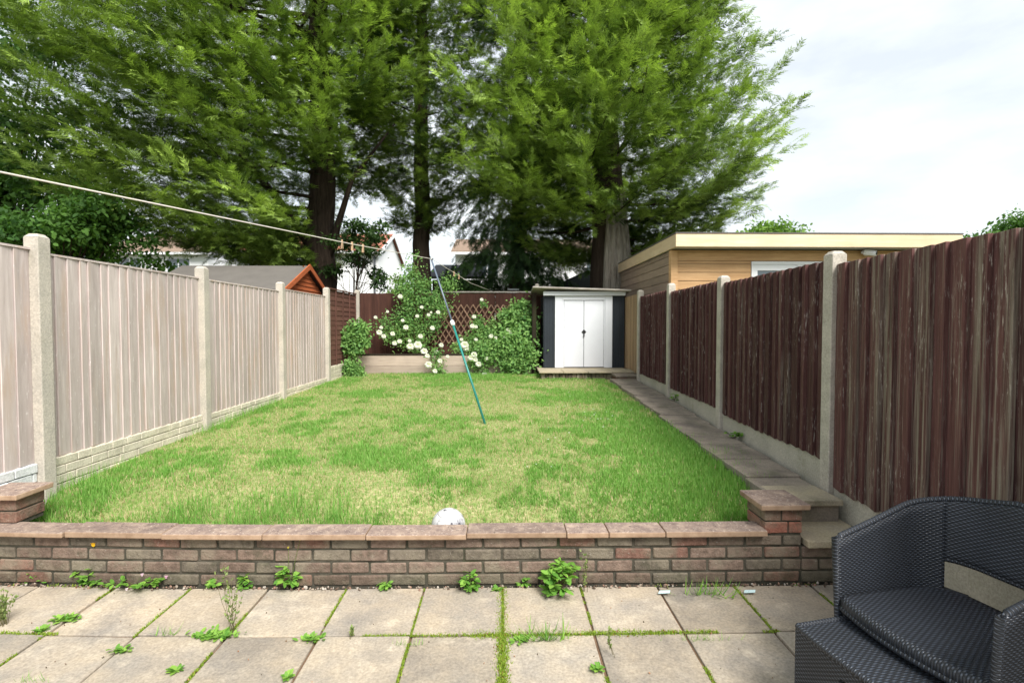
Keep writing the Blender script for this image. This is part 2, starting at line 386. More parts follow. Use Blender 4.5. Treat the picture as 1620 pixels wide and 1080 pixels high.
# grass blades (uncountable)
def grass_patch():
    n = 400000
    y = 3.09 + (11.0 - 3.09) * rng.random(n) ** 1.75; x = -3.2 + 5.15 * rng.random(n)
    k = y > 3.1 + .013 * np.minimum(0, x + .4) ** 2; x = x[k]; y = y[k]
    xr = 1.80 + .035 * (y - 3.5) + .06 * (fbm(y * 3, y * 0, 3) - .3)
    k = x < xr; x = x[k]; y = y[k]; n = len(x)
    lush = fbm(x * .9 + 3, y * .9, 21); f2 = fbm(x * 3.5, y * 3.5, 31)
    edge = .3 * np.clip(1 - (x + 3.2) / .7, 0, 1) * np.clip((5.5 - y) / 2, .25, 1) + np.clip((x - 1.0) / .8, 0, 1) * np.clip((8 - y) / 2, 0, 1) + np.clip((3.75 - y) / .6, 0, 1) * np.clip((1.2 - x) / 2.5, 0, 1)
    f3 = fbm(x * 9, y * 7, 77, 3); L = np.clip((lush - .485) * 4.6 + edge * 1.1 + (f2 - .5) * 3.2 + (f3 - .5) * 2.4 + .08, 0, 1)
    keep = rng.random(n) < .45 + .55 * L; x, y, L = x[keep], y[keep], L[keep]; n = len(x); edge = edge[keep]
    z = lawn_z(x, y)
    far = np.clip((y - 3) / 7, 0, 1)
    h = (.016 + .02 * rng.random(n)) * (1 + .4 * L) * (1 + 1.2 * np.clip(edge - .5, 0, 1) * rng.random(n))
    P = np.stack([x, y, z - .004], 1)
    az = rng.random(n) * 6.283; lean = rng.random(n) * 1.4
    D = np.stack([np.cos(az) * lean, np.sin(az) * lean, np.ones(n)], 1)
    N = np.stack([np.cos(az), np.sin(az), -lean], 1) + rng.normal(0, .3, (n, 3))
    green = np.array([.13, .32, .05]); lt = np.array([.26, .43, .11]); straw = np.array([.52, .42, .25])
    t = rng.random(n)[:, None]
    C = green * (1 - t) + lt * t
    st = (rng.random(n) < (.36 - .36 * L + .02))[:, None]
    C = np.where(st, straw * (.7 + .5 * t), C)
    T, Q = blade_t(.13)
    S = h
    T = T.copy(); 
    o = scatter(T, Q, P, D, N, S * (1 + .35 * far), C, 'grass', M['grassm'])
    tag(o, kind='stuff')
grass_patch()
def tall_grass(name, pts, n, hmin, hmax, spread, label=None, cat='grass', cols=((.12, .3, .05), (.25, .44, .1)), kind=None, zf=None, wr=.035, group=None):
    pts = np.array(pts, float); i = rng.integers(0, len(pts), n)
    P = pts[i] + np.concatenate([rng.normal(0, spread, (n, 2)), np.zeros((n, 1))], 1)
    if zf is not None: P[:, 1] = np.maximum(P[:, 1], 3.12 + .013 * np.minimum(0, P[:, 0] + .4) ** 2 + .05 * rng.random(n)); k_ = (P[:, 0] < 1.53) | (P[:, 1] > 3.25); P = P[k_]; n = len(P)
    if zf is not None: P[:, 2] = zf(P[:, 0], P[:, 1])
    az = rng.random(n) * 6.283; lean = rng.random(n) * .8
    D = np.stack([np.cos(az) * lean, np.sin(az) * lean, np.ones(n)], 1); N = np.stack([np.cos(az), np.sin(az), -lean], 1)
    t = rng.random(n)[:, None]; C = np.array(cols[0]) * (1 - t) + np.array(cols[1]) * t
    T, Q = blade_t(wr)
    org = P.mean(0); org[2] = P[:, 2].min()
    o = scatter(T, Q, P, D, N, hmin + (hmax - hmin) * rng.random(n), C, name, M['grassm'], origin=tuple(org))
    if kind: tag(o, kind=kind)
    else: tag(o, label, cat, group)
    return o
lz = lambda x, y: lawn_z(x, y) - .005
tall_grass('grass_tuft', [at(p, q, z=.33) for p, q in ((100, 790), (130, 770), (90, 800), (150, 790), (180, 760), (80, 780))], 900, .05, .14, .1,
           'tall bright green grass clump at the foot of the nearest pale fence post', 'grass tuft', zf=lz, wr=.03)
tall_grass('grass_tuft', [at(p, q, z=.33) for p, q in ((300, 800), (380, 810), (440, 800), (520, 805), (580, 815), (250, 820))], 2600, .05, .14, .13,
           'long green grass band standing behind the wall left of the football', 'grass tuft', zf=lz)
tall_grass('grass_tuft', [at(p, q, z=.4) for p, q in ((1150, 740), (1170, 780), (1180, 810), (1120, 720), (1100, 770), (1185, 760), (1060, 700))], 2600, .05, .12, .12,
           'long green grass at the lawn edge beside the path and brick pillar', 'grass tuft', zf=lz)
for (a, b, lab) in (((322, 672), (440, 634), 'grass fringe along the pale fence foot between its second and third visible posts'),):
    A = at(*a, X=-3.12); B = at(*b, X=-3.12)
    tall_grass('grass_tuft', [A.lerp(B, i / 12) for i in range(13)], 900, .05, .13, .05, lab, 'grass tuft', zf=lz)

# side path along the right fence
pb = MB(); pz = lambda y: np.interp(y, [3.2, 5.35, 7.3, 9.8], [.42, .47, .53, .575])
y = 3.23; i = 0
while y < 9.35:
    y1 = min(y + .46, 9.36); xa = 1.80 + .035 * (y - 3.5); xb = fence_rx(y) - .055; dz = random.uniform(-.006, .006)
    z0, z1 = float(pz(y)) + dz, float(pz(y1)) + dz - .004
    a = random.uniform(-.012, .012)
    pb.add([(xa + a, y + .005, -.06), (xb, y + .005, -.06), (xb, y1 - .005, -.06), (xa + a, y1 - .005, -.06), (xa + a, y + .005, z0), (xb, y + .005, z0), (xb, y1 - .005, z1), (xa + a, y1 - .005, z1)],
           [(0, 3, 2, 1), (4, 5, 6, 7), (0, 1, 5, 4), (2, 3, 7, 6), (0, 4, 7, 3), (1, 2, 6, 5)])
    y = y1; i += 1
tag(pb.build('path', M['pathslab'], bevel=.006, seg=2), kind='structure')

# ------------------------------------------------------------------ brick wall, pillars, steps
def brick_col(darken=0):
    p = random.random()
    if p < .2: c = (.23, .13, .1)
    elif p < .7: c = (.2, .145, .115)
    else: c = (.165, .14, .11)
    k = random.uniform(.78, 1.15) * (1 - darken * .3)
    return tuple(q * k for q in c)
WY = 2.97
def courses(mb, x0, x1, y0, y1, z0, n, off=0, fn=bend, red=0):
    for r in range(n):
        x = x0 - (.1125 if (r + off) % 2 else 0)
        while x < x1 - .02:
            a = max(x, x0); b = min(x + .215, x1)
            if b - a > .02:
                c = brick_col(.6 if r == 0 else (.25 if r == 1 else 0))  # lowest two courses get a darker brick colour
                if red: c = (c[0] * 1.15, c[1] * .82, c[2] * .75)
                mb.box(a + random.uniform(0, .002), b - random.uniform(0, .002), y0 + random.uniform(-.002, .003), y1, z0 + r * .075 + .006, z0 + r * .075 + .069, c, jit=.0028, fn=fn)
            x += .225
wall = thing('brick_wall', (-.7, WY + .05, 0), 'low weathered brick retaining wall with pinkish coping between patio and lawn', 'wall')
b = MB(); courses(b, -3.6, 1.80, WY, WY + .1, .0, 4); courses(b, 1.802, 2.2, WY, WY + .1, 0, 3)
b.build('brickwork', M['brick'], wall, bevel=.009, seg=3)
b = MB()
for k in range(25):
    xa = -3.59 + k * .2152; xb = xa + .2152
    b.box(xa, xb, WY + .009, WY + .094, -.03, .297, fn=bend)
b.box(1.791, 2.19, WY + .009, WY + .094, -.03, .222); b.build('mortar', M['mortar'], wall)
cj = [-230, -75, 89, 250, 412, 577, 737, 898, 966, 1058, 1224]
for k in range(len(cj) - 1):
    xa = (cj[k] - 795) * 2.93 / 800; xb = (cj[k + 1] - 795) * 2.93 / 800
    c = MB(); dy = random.uniform(-.010, .008)
    c.box(xa + .002, xb - .002, WY - .045 + dy, WY + .115 + dy, .302 + random.uniform(-.002, .002), .334 + random.uniform(-.002, .003), fn=bend, jit=.001)
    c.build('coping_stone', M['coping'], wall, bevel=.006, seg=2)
def pillar(x0, x1, y0, y1, n, zb, label, name='brick_pillar'):
    t = thing(name, ((x0 + x1) / 2, (y0 + y1) / 2, 0), label, 'brick pillar')
    b = MB()
    for r in range(n):
        z = zb + r * .075
        if r % 2: sp = [(x0, x0 + (x1 - x0) * .44), (x0 + (x1 - x0) * .46, x1)]
        else: sp = [(x0, x0 + (x1 - x0) * .62), (x0 + (x1 - x0) * .64, x1)]
        for a, c_ in sp:
            c = brick_col(0); c = (c[0] * 1.15, c[1] * .86, c[2] * .8)
            b.box(a + .002, c_ - .002, y0, y1, z + .005, z + .07, c, jit=.0015)
    b.build('brickwork', M['brick'], t, bevel=.005, seg=2)
    b = MB(); b.box(x0 + .008, x1 - .008, y0 + .008, y1 - .008, max(0, zb - .02), zb + n * .075 - .002); b.build('mortar', M['mortar'], t)
    b = MB(); zt = zb + n * .075 + .002
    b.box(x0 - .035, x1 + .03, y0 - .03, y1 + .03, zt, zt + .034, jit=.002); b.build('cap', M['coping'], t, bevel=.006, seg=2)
    return t
pillar(1.57, 1.80, WY - .004, WY + .22, 2, .302, 'short red brick pillar with flat stone cap at the right end of the wall')
pillar(-3.28, -2.99, WY + .16, WY + .36, 2, .335, 'brick pillar cut by the left edge of the photo beside the nearest pale fence post')
# steps at right
t = thing('garden_step', (2.0, 3.1, 0), 'worn concrete step slab beside the brick pillar, lower of the two near the chair', 'step')
b = MB(); b.box(1.815, 2.235, WY - .04, WY + .40, .229, .27, jit=.002); b.build('tread', M['stepslab'], t, bevel=.006, seg=2)
b = MB(); courses(b, 1.82, 2.2, 3.262, 3.35, .272, 1); b.build('riser', M['brick'], t, bevel=.004)
b = MB(); b.box(1.815, 2.2, 3.19, 3.50, .384, .424, jit=.002)
o = b.build('step_slab', M['stepslab'], None, origin=(2.0, 3.3, .384), bevel=.006, seg=2); tag(o, 'upper concrete step slab where the side path starts above the lower step', 'step')

# rubble along the wall foot
def rubble():
    r = MB(); ico = bmesh.new(); bmesh.ops.create_icosphere(ico, subdivisions=1, radius=1)
    iv = [v.co.copy() for v in ico.verts]; ifs = [[v.index for v in f.verts] for f in ico.faces]; ico.free()
    for k in range(520):
        x = random.uniform(-3.4, 2.1); y = WY - .012 - abs(random.gauss(0, .014))
        s = random.uniform(.003, .011)
        c = random.choice([(.3, .25, .2), (.2, .15, .12), (.12, .09, .07), (.42, .38, .33), (.26, .16, .12), (.1, .07, .05)])
        q = Vector((random.uniform(.6, 1.3), random.uniform(.6, 1.3), random.uniform(.4, .8)))
        e = Euler((random.random() * 6, random.random() * 6, random.random() * 6)).to_matrix()
        r.add([bend(*(Vector((x, y, s * .3 + .002)) + e @ Vector((v.x * q.x * s, v.y * q.y * s, v.z * q.z * s)))) for v in iv], ifs, c)
    for k in range(120):
        x = random.uniform(-3.2, 1.9); y = random.uniform(1.95, 2.93); s = random.uniform(.0015, .0045); c = random.choice([(.3, .22, .14), (.16, .1, .06), (.1, .08, .05), (.35, .2, .12)])
        e = Euler((random.random() * 6, random.random() * 6, random.random() * 6)).to_matrix()
        r.add([Vector((x, y, s * .2 + .001)) + e @ Vector((v.x * 1.4 * s, v.y * s, v.z * .5 * s)) for v in iv], ifs, c)
    tag(r.build('gravel', attrcol('rubble', .95, .1, 60)), kind='stuff')
rubble()

# moss in the joints
def moss():
    P = []; C = []
    def line(p0, p1, n, wd, thr, seed, wmul=1):
        for i in range(n):
            t = random.random(); q = p0.lerp(p1, t)
            d = float(fbm(np.array([t * (p1 - p0).length * 3.2]), np.array([seed * 3.1]), seed)[0])
            if d < thr: continue
            ww = wd * (1 + 3 * (d - thr))
            dx = (p1 - p0).normalized(); sx = Vector((-dx.y, dx.x, 0))
            P.append(tuple(q + sx * random.gauss(0, ww))); k = random.random()
            C.append((.17 + .17 * k, .28 + .16 * k, .03 + .03 * k) if random.random() > .06 else (.25, .1, .03))
    line(Vector((0, 1.9, -.004)), Vector((0, 2.95, -.004)), 5200, .010, .33, 3)
    for k in range(-7, 5):
        if k: line(Vector((.46 * k, 2.0, -.006)), Vector((.46 * k, 2.95, -.006)), 1300, .0035, .55 if k > 0 else .52, 10 + k)
    line(Vector((-3.4, 2.497, -.004)), Vector((2.0, 2.497, -.004)), 7000, .005, .56, 40)
    line(Vector((-.15, 2.497, -.004)), Vector((1.0, 2.497, -.004)), 3000, .008, .36, 41)
    line(Vector((-3.4, 2.95, -.002)), Vector((2.0, 2.95, -.002)), 2200, .008, .56, 44)
    P = np.array(P); n = len(P); P = np.array([bend(*p) for p in P]); C = np.array(C)
    D = rng.normal(0, .7, (n, 3)); D[:, 2] = 1; N = rng.normal(0, 1, (n, 3))
    T, Q = blade_t(.3)
    tag(scatter(T, Q, P, D, N, .006 + .011 * rng.random(n), C, 'moss', M['grassm']), kind='stuff')
moss()

# ------------------------------------------------------------------ weeds
def leaves_obj(P, D, N, S, C, name, parent, tmpl=LEAF):
    return scatter(tmpl[0], tmpl[1], np.array(P, float), np.array(D, float), np.array(N, float), np.array(S, float), np.array(C, float), name, M['leaf'], parent)
def weed(px, py, kind, size, label, z=0.0, name='weed', cat='weed', n=None, spread=None, pos=None, flowers=()):
    p = pos if pos is not None else at(px, py, z=z); t = thing(name, p, label, cat)
    P, D, N, S, C = [], [], [], [], []; st = MB()
    g0, g1 = np.array((.09, .24, .035)), np.array((.3, .5, .09))
    if kind == 'leafy':
        n = n or 16; sp = spread or size * .35
        for i in range(n):
            az = random.random() * 6.283; r = sp * random.random() ** .6; h = size * random.uniform(.15, 1) * (1 - .35 * r / sp)
            tip = p + Vector((math.cos(az) * r, math.sin(az) * r, h)); mid = p.lerp(tip, .5) + Vector((0, 0, h * .12))
            st.tube([p, mid, tip], [.002, .0016, .001], 4)
            for k in range(7):
                a2 = az + random.uniform(-2.2, 2.2); q = tip.lerp(mid, .6 * random.random()) 
                P.append(q); D.append((math.cos(a2), math.sin(a2), random.uniform(-.3, .5))); N.append((random.gauss(0, .35), random.gauss(0, .35), 1))
                S.append(random.uniform(.022, .05) * (.85 + size * 1.9)); t_ = random.random() * (.4 + .6 * h / size); C.append(g0 * (1 - t_) + g1 * t_)
    elif kind == 'rosette':
        n = int((n or 40) * 2); sp = spread or size
        for i in range(n):
            az = random.random() * 6.283; q = p + Vector((random.gauss(0, sp * .35), random.gauss(0, sp * .12), .004))
            P.append(q); D.append((math.cos(az), math.sin(az), random.uniform(.15, .9))); N.append((-math.cos(az) * .5, -math.sin(az) * .5, 1)); S.append(random.uniform(.016, .04))
            t_ = random.random(); C.append(g0 * (1 - t_) + g1 * t_ * .9)
    elif kind in ('wispy', 'stem'):
        n = n or 9
        for i in range(n):
            az = random.random() * 6.283; r = size * (.35 if kind == 'wispy' else .1) * random.random(); h = size * random.uniform(.6, 1)
            tip = p + Vector((math.cos(az) * r, math.sin(az) * r, h)); mid = p.lerp(tip, .5) + Vector((random.gauss(0, .008), 0, 0))
            st.tube([p + Vector((random.gauss(0, .01), random.gauss(0, .01), 0)), mid, tip], [.0014, .001, .0005], 4)
            for k in range(16):
                f = random.uniform(.15, 1); q = p.lerp(tip, f); a2 = random.random() * 6.283
                P.append(q); D.append((math.cos(a2), math.sin(a2), 1.2)); N.append((random.gauss(0, 1), random.gauss(0, 1), .3)); S.append(random.uniform(.01, .024)); t_ = random.random()
                C.append(np.array((.16, .24, .08)) * (1 - t_) + np.array((.3, .36, .13)) * t_)
    elif kind == 'grass':
        n = n or 60
        for i in range(n):
            az = random.random() * 6.283; l = random.uniform(.3, 1.6)
            P.append(p + Vector((random.gauss(0, (spread or .03)), random.gauss(0, .006), 0))); D.append((math.cos(az) * l, math.sin(az) * l, 1)); N.append((math.cos(az), math.sin(az), -l)); S.append(size * random.uniform(.5, 1)); t_ = random.random(); C.append(g0 * (1 - t_) + g1 * t_)
    if kind == 'grass': leaves_obj(P, D, N, S, C, 'blades', t, blade_t(.05))
    else: leaves_obj(P, D, N, S, C, 'leaves', t)
    if st.v: st.build('stem', M['twig'], t)
    for (fx, fy, fz, fr, fc) in flowers:
        f = MB(); c = p + Vector((fx, fy, fz)); f.tube([p, p.lerp(c, .6) + Vector((0, 0, .01)), c], .0012, 4, (.15, .2, .05))
        for k in range(6):
            a = k * 1.047; f.add([c, c + Vector((math.cos(a) * fr, math.sin(a) * fr * .7, fr * .5)), c + Vector((math.cos(a + .5) * fr * 1.1, math.sin(a + .5) * fr * .8, fr * .75)), c + Vector((math.cos(a + 1) * fr, math.sin(a + 1) * fr * .7, fr * .5))], [(0, 1, 2, 3)], fc)
        f.add([c + Vector((fr * .8 * math.cos(a), -fr * .3, fr * .8 * math.sin(a))) for a in [k * 1.05 for k in range(6)]], [(0, 1, 2, 3, 4, 5)], fc)
        f.build('flower', M['petal'], t)
    return t
weed(885, 938, 'leafy', .23, 'largest bushy green weed at the wall foot right of centre', n=34, spread=.095)
weed(743, 934, 'leafy', .13, 'mid-sized leafy weed at the wall foot below the football', n=16, spread=.05)
weed(458, 929, 'leafy', .17, 'upright leafy weed with yellow buds at the wall foot left of centre', n=16, spread=.06, flowers=[(.0, -.01, .245, .006, (.6, .5, .06)), (.07, -.01, .29, .006, (.6, .5, .06))])
weed(145, 922, 'leafy', .13, 'leafy weed under the yellow buttercup at the wall foot on the left', n=18, spread=.1, flowers=[(.035, -.02, .245, .016, (.85, .5, .02))])
weed(215, 926, 'leafy', .09, 'spreading weed with pale pink flowers at the wall foot on the left', n=26, spread=.17, flowers=[(.06, -.03, .08, .009, (.7, .5, .62)), (.2, -.03, .065, .009, (.6, .35, .5)), (.02, -.1, .03, .008, (.7, .6, .66))])
weed(62, 918, 'leafy', .07, 'small two-lobed weed at the wall foot near the left edge', n=9, spread=.08)
weed(5, 908, 'leafy', .08, 'light green weed cut by the left edge at the wall foot', n=9, spread=.07)
weed(343, 928, 'leafy', .08, 'small leafy weed at the wall foot just left of the tall wispy stems', n=8, spread=.04)
weed(387, 928, 'leafy', .07, 'small leafy weed at the wall foot just right of the tall wispy stems', n=7, spread=.035)
weed(340, 1006, 'rosette', .3, 'broad flat weed with many leaves spread over the slab joint on the left', n=90, spread=.16)
weed(366, 1000, 'wispy', .36, 'tall thin wispy weed rising from the flat leafy patch', n=8)
weed(105, 980, 'rosette', .2, 'low dark green weed across the slab joint near the left edge', n=45, spread=.1)
weed(5, 988, 'wispy', .2, 'feathery grey green weed cut by the left edge of the patio', n=22)
weed(66, 998, 'rosette', .1, 'tiny flat weed in the joint below the dark green patch', n=14, spread=.04)
weed(265, 1004, 'grass', .07, 'small spiky weed in the row joint left of the broad leafy patch', n=22)
weed(190, 1030, 'rosette', .1, 'thin line of leaves in the diagonal joint at lower left', n=18, spread=.05)
weed(557, 1008, 'stem', .07, 'single tiny upright seedling in the row joint left of centre', n=3)
weed(492, 1012, 'rosette', .12, 'loose straggling weed at the joint crossing left of centre', n=26, spread=.07)
weed(925, 936, 'stem', .26, 'thin tall seeding stem beside the largest bushy weed', n=4)
weed(858, 1012, 'grass', .12, 'grassy tuft growing over the row joint just right of centre', n=70, spread=.06)
weed(825, 1014, 'rosette', .1, 'flat leaves at the foot of the grassy tuft right of centre', n=20, spread=.05)
weed(826, 925, 'leafy', .065, 'tiny yellow green weed at the wall foot left of the largest weed', n=7, spread=.03)
weed(785, 934, 'rosette', .1, 'single broad-leaved weed at the wall foot right of the mid-sized one', n=12, spread=.035)
weed(612, 932, 'leafy', .05, 'tiny weed at the wall foot left of the football', n=8, spread=.05)
weed(1110, 1012, 'grass', .05, 'short mossy grass tuft in the row joint right of centre', n=50, spread=.07)
weed(1115, 940, 'grass', .13, 'long dark grass blades lying over the slab right of centre', n=36, spread=.07)
weed(1150, 945, 'grass', .12, 'loose grass blades at the wall foot in front of the right pillar', n=14, spread=.04)
weed(965, 1035, 'stem', .16, 'hair-thin seeding stem in the joint right of centre', n=2)
weed(945, 1060, 'rosette', .1, 'thin weed along the joint at the bottom right of centre', n=16, spread=.02)
weed(277, 1062, 'rosette', .1, 'small weed in the diagonal joint at the bottom left', n=16, spread=.03)
weed(55, 1078, 'grass', .05, 'spiky small weed cut by the bottom edge at the left', n=24, spread=.05)
weed(455, 1072, 'rosette', .06, 'small weed in the joint at the bottom left of centre', n=12, spread=.02)
weed(642, 1020, 'grass', .05, 'tiny green tuft at the joint crossing left of the mossy centre line', n=34, spread=.03)
weed(1065, 642, 'leafy', .17, 'small upright weed on the side path against the far right fence', pos=Vector((2.37, 6.9, .51)), n=8, spread=.06)
weed(1163, 697, 'leafy', .09, 'low weed on the side path against the right fence, nearer one', pos=Vector((2.26, 4.85, .455)), n=9, spread=.08)
# daisies in the lawn: tiny scattered
def daisies():
    d = MB()
    for cx, cy, n in ((945, 660, 14), (905, 642, 8), (880, 690, 4), (1010, 650, 5), (1030, 655, 4), (860, 600, 6), (845, 735, 3), (1050, 600, 2)):
        for k in range(n):
            p = at(cx + random.gauss(0, 14), cy + random.gauss(0, 6), z=.46); p.z = float(lawn_z(p.x, p.y)) + .035; r = random.uniform(.006, .012)
            d.add([p + Vector((math.cos(a) * r, math.sin(a) * r, r * .4)) for a in [i * 1.047 for i in range(6)]], [(0, 1, 2, 3, 4, 5)], (.8, .8, .78))
            d.add([p + Vector((.001, 0, 0)), p + Vector((-.001, 0, 0)), p + Vector((-.001, 0, -.035)), p + Vector((.001, 0, -.035))], [(0, 1, 2, 3)], (.1, .2, .04))
    tag(d.build('daisies', M['petal']), kind='stuff')
daisies()

# ------------------------------------------------------------------ fences
def post(t, x, y, z1, m, w_=.1, z0=-.07, dx=0):
    b = MB(); h = w_ / 2
    b.box(x - h, x + h, y - h, y + h, z0, z1 - .025)
    b.add([(x - h, y - h, z1 - .025), (x + h, y - h, z1 - .025), (x + h, y + h, z1 - .025), (x - h, y + h, z1 - .025),
           (x - h * .6, y - h * .6, z1), (x + h * .6, y - h * .6, z1), (x + h * .6, y + h * .6, z1), (x - h * .6, y + h * .6, z1)],
          [(0, 1, 5, 4), (1, 2, 6, 5), (2, 3, 7, 6), (3, 0, 4, 7), (4, 5, 6, 7)])
    return b.build('post', m, t, bevel=.006, seg=2)
def board_panel(t, xf, y0, y1, z0, z1, m, side, pitch=.088, cap=True, thick=.012, jitz=.004, name='fence_panel'):
    """feather-edge boards across y; side=+1 the visible face looks to +x"""
    b = MB(); y = y0; n = max(1, round((y1 - y0) / pitch)); p = (y1 - y0) / n
    cuts = [y0] + [y0 + (i + random.uniform(-.17, .17)) * p for i in range(1, n)] + [y1]
    for i in range(n):
        a = cuts[i]; p = cuts[i + 1] - a; c = a + p + .012; xa = xf(a); xb = xf(min(c, y1)); s = side; ws = random.uniform(-.004, .004)
        z_0 = z0 - random.uniform(0, jitz) * 3; z_1 = z1 - random.uniform(0, jitz)
        ta, tb = thick * .35, thick + random.uniform(-.002, .004)
        c = min(c, y1)
        a2 = max(a - .012, y0); prof = [(a2, ta + .002), (a2, tb), (a + p, ta), (a + p, 0)]; a = a2
        pr = [(xf(q) + s * o, q) for q, o in prof]
        vs = [(x, q, z_0) for x, q in pr] + [(x, q, z_1) for x, q in pr]
        b.add(vs, [(0, 1, 2, 3), (7, 6, 5, 4), (0, 4, 5, 1), (1, 5, 6, 2), (2, 6, 7, 3), (3, 7, 4, 0)])
    o = b.build(name, m, t, bevel=.002)
    # rails behind, cap on top
    r = MB()
    for zz in (z0 + .15, (z0 + z1) / 2, z1 - .18):
        x0 = xf(y0); x1 = xf(y1)
        r.add([(x0 - side * .001, y0, zz), (x0 - side * .035, y0, zz), (x0 - side * .035, y0, zz + .05), (x0 - side * .001, y0, zz + .05),
               (x1 - side * .001, y1, zz), (x1 - side * .035, y1, zz), (x1 - side * .035, y1, zz + .05), (x1 - side * .001, y1, zz + .05)],
              [(0, 1, 2, 3), (7, 6, 5, 4), (0, 4, 5, 1), (1, 5, 6, 2), (2, 6, 7, 3), (3, 7, 4, 0)])
    if cap:
        x0 = xf(y0); x1 = xf(y1)
        a_, c_ = (.02, -.03) if side > 0 else (-.02, .03)
        r.add([(x0 + a_, y0, z1 + .001), (x0 + c_, y0, z1 + .001), (x0 + c_, y0, z1 + .016), (x0 + a_, y0, z1 + .016),
               (x1 + a_, y1, z1 + .001), (x1 + c_, y1, z1 + .001), (x1 + c_, y1, z1 + .016), (x1 + a_, y1, z1 + .016)],
              [(0, 1, 2, 3), (7, 6, 5, 4), (0, 4, 5, 1), (1, 5, 6, 2), (2, 6, 7, 3), (3, 7, 4, 0)])
    r.build('rail', m, t)
    return o
# left fence
LX = -3.26; lf = lambda y: LX
FL = thing('timber_fence', (LX, 6, .3), 'long pale silvery closeboard fence with concrete posts on the left', 'fence')
LP = [1.67, 3.60, 5.53, 7.46, 9.39, 11.32]
for i, y in enumerate(LP[:5]): post(FL, LX + .02, y, 2.185 if i < 4 else 2.25, M['post'])
for i in range(4):
    board_panel(FL, lf, LP[i] + .05, LP[i + 1] - .05, [.60, .60, .585, .60][i], [2.07, 2.05, 2.045, 2.08][i], M['panel_l'], 1, .1, thick=.017)
    # rock-faced gravel board: courses of rough stones cast in the board
    b = MB(); y0, y1 = LP[i] + .05, LP[i + 1] - .05; zb, zt = .27, [.595, .595, .58, .595][i]
    b.box(LX - .012, LX + .012, y0, y1, -.06, zt)
    for r in range(5):
        zz = zb + r * (zt - zb) / 5; y = y0
        while y < y1 - .02:
            L = random.uniform(.12, .24); e = min(y + L, y1)
            b.box(LX + .010, LX + .026 + random.uniform(0, .008), y + .003, e - .003, zz + .003, zz + (zt - zb) / 5 - .003, jit=.002); y = e
    b.build('gravel_board', M['white_board'] if i == 0 else M['gravel_l'], FL, bevel=.004)
# brown lap panel bay at the far left
FB = thing('lap_fence', (LX, 10.4, .5), 'short brown horizontal lap panel at the far end of the left fence', 'fence')
b = MB()
for k in range(15):
    z = .80 + k * .095; b.add([(LX - .006, 9.45, z), (LX + .008, 9.45, z), (LX + .002, 9.45, z + .1), (LX - .006, 9.45, z + .1), (LX - .006, 11.27, z), (LX + .012, 11.27, z), (LX + .002, 11.27, z + .1), (LX - .006, 11.27, z + .1)],
              [(0, 1, 2, 3), (7, 6, 5, 4), (0, 4, 5, 1), (1, 5, 6, 2), (2, 6, 7, 3), (3, 7, 4, 0)])
b.build('fence_panel', M['lap'], FB)
b = MB()
for y in (9.47, 9.92, 10.36, 10.8, 11.22): b.box(LX + .012, LX + .03, y - .02, y + .02, .79, 2.24)
b.box(LX - .02, LX + .035, 9.44, 11.27, 2.241, 2.26); b.build('batten', M['lap'], FB)
b = MB(); b.box(LX - .012, LX + .02, 9.44, 11.27, -.06, .785)
for r in range(4):
    y = 9.44
    while y < 11.2: e = min(11.27, y + random.uniform(.12, .24)); b.box(LX + .018, LX + .034, y + .003, e - .003, .5 + r * .07, .565 + r * .07, jit=.002); y = e
b.build('gravel_board', M['gravel_l'], FB, bevel=.003)
post(FB, LX + .02, 11.36, 2.34, M['post'])

# right fence
FR = thing('stained_fence', (2.4, 6, .3), 'dark brown peeling closeboard fence with concrete posts on the right', 'fence')
RPy = [1.49, 3.42, 5.35, 7.28, 9.21]; RPt = [2.0, 2.055, 2.08, 2.16, 2.2]
for y, z in zip(RPy, RPt): post(FR, fence_rx(y), y, z, M['post_r'])
for i, (zb, zt) in enumerate(((.46, 1.965), (.62, 2.0), (.66, 2.035), (.69, 2.075))):
    y0, y1 = RPy[i] + .05, RPy[i + 1] - .05
    board_panel(FR, fence_rx, y0, y1, zb, zt, M['panel_w' if i == 0 else 'panel_r'], -1, .118, thick=.044, cap=False, jitz=.004)
    b = MB(); b.add([(fence_rx(yy) + dx, yy, z) for z in (-.06, zb - .003) for yy in (y0, y1) for dx in (-.010, .02)],
                    [(0, 2, 3, 1), (4, 5, 7, 6), (0, 1, 5, 4), (2, 6, 7, 3), (0, 4, 6, 2), (1, 3, 7, 5)])
    b.build('gravel_board', M['gravel_r'], FR, bevel=.004)
# near part of the fence towards the camera
b = None
board_panel(FR, fence_rx, -1.5, 1.44, .46, 1.95, M['panel_w'], -1, .118, thick=.044, cap=False, jitz=.004)
b = MB(); b.add([(fence_rx(yy) + dx, yy, z) for z in (-.06, .454) for yy in (-1.5, 1.44) for dx in (-.010, .02)],
                [(0, 2, 3, 1), (4, 5, 7, 6), (0, 1, 5, 4), (2, 6, 7, 3), (0, 4, 6, 2), (1, 3, 7, 5)]); b.build('gravel_board', M['gravel_r'], FR, bevel=.004)
# bare wood gate beyond
GT = thing('wooden_gate', (fence_rx(10), 10.1, .6), 'bare light wood board gate between shed and far right fence post', 'gate')
board_panel(GT, lambda y: fence_rx(y), 9.27, 10.95, .66, 2.14, M['gatewood'], -1, .14, thick=.016, cap=False, name='gate_boards')

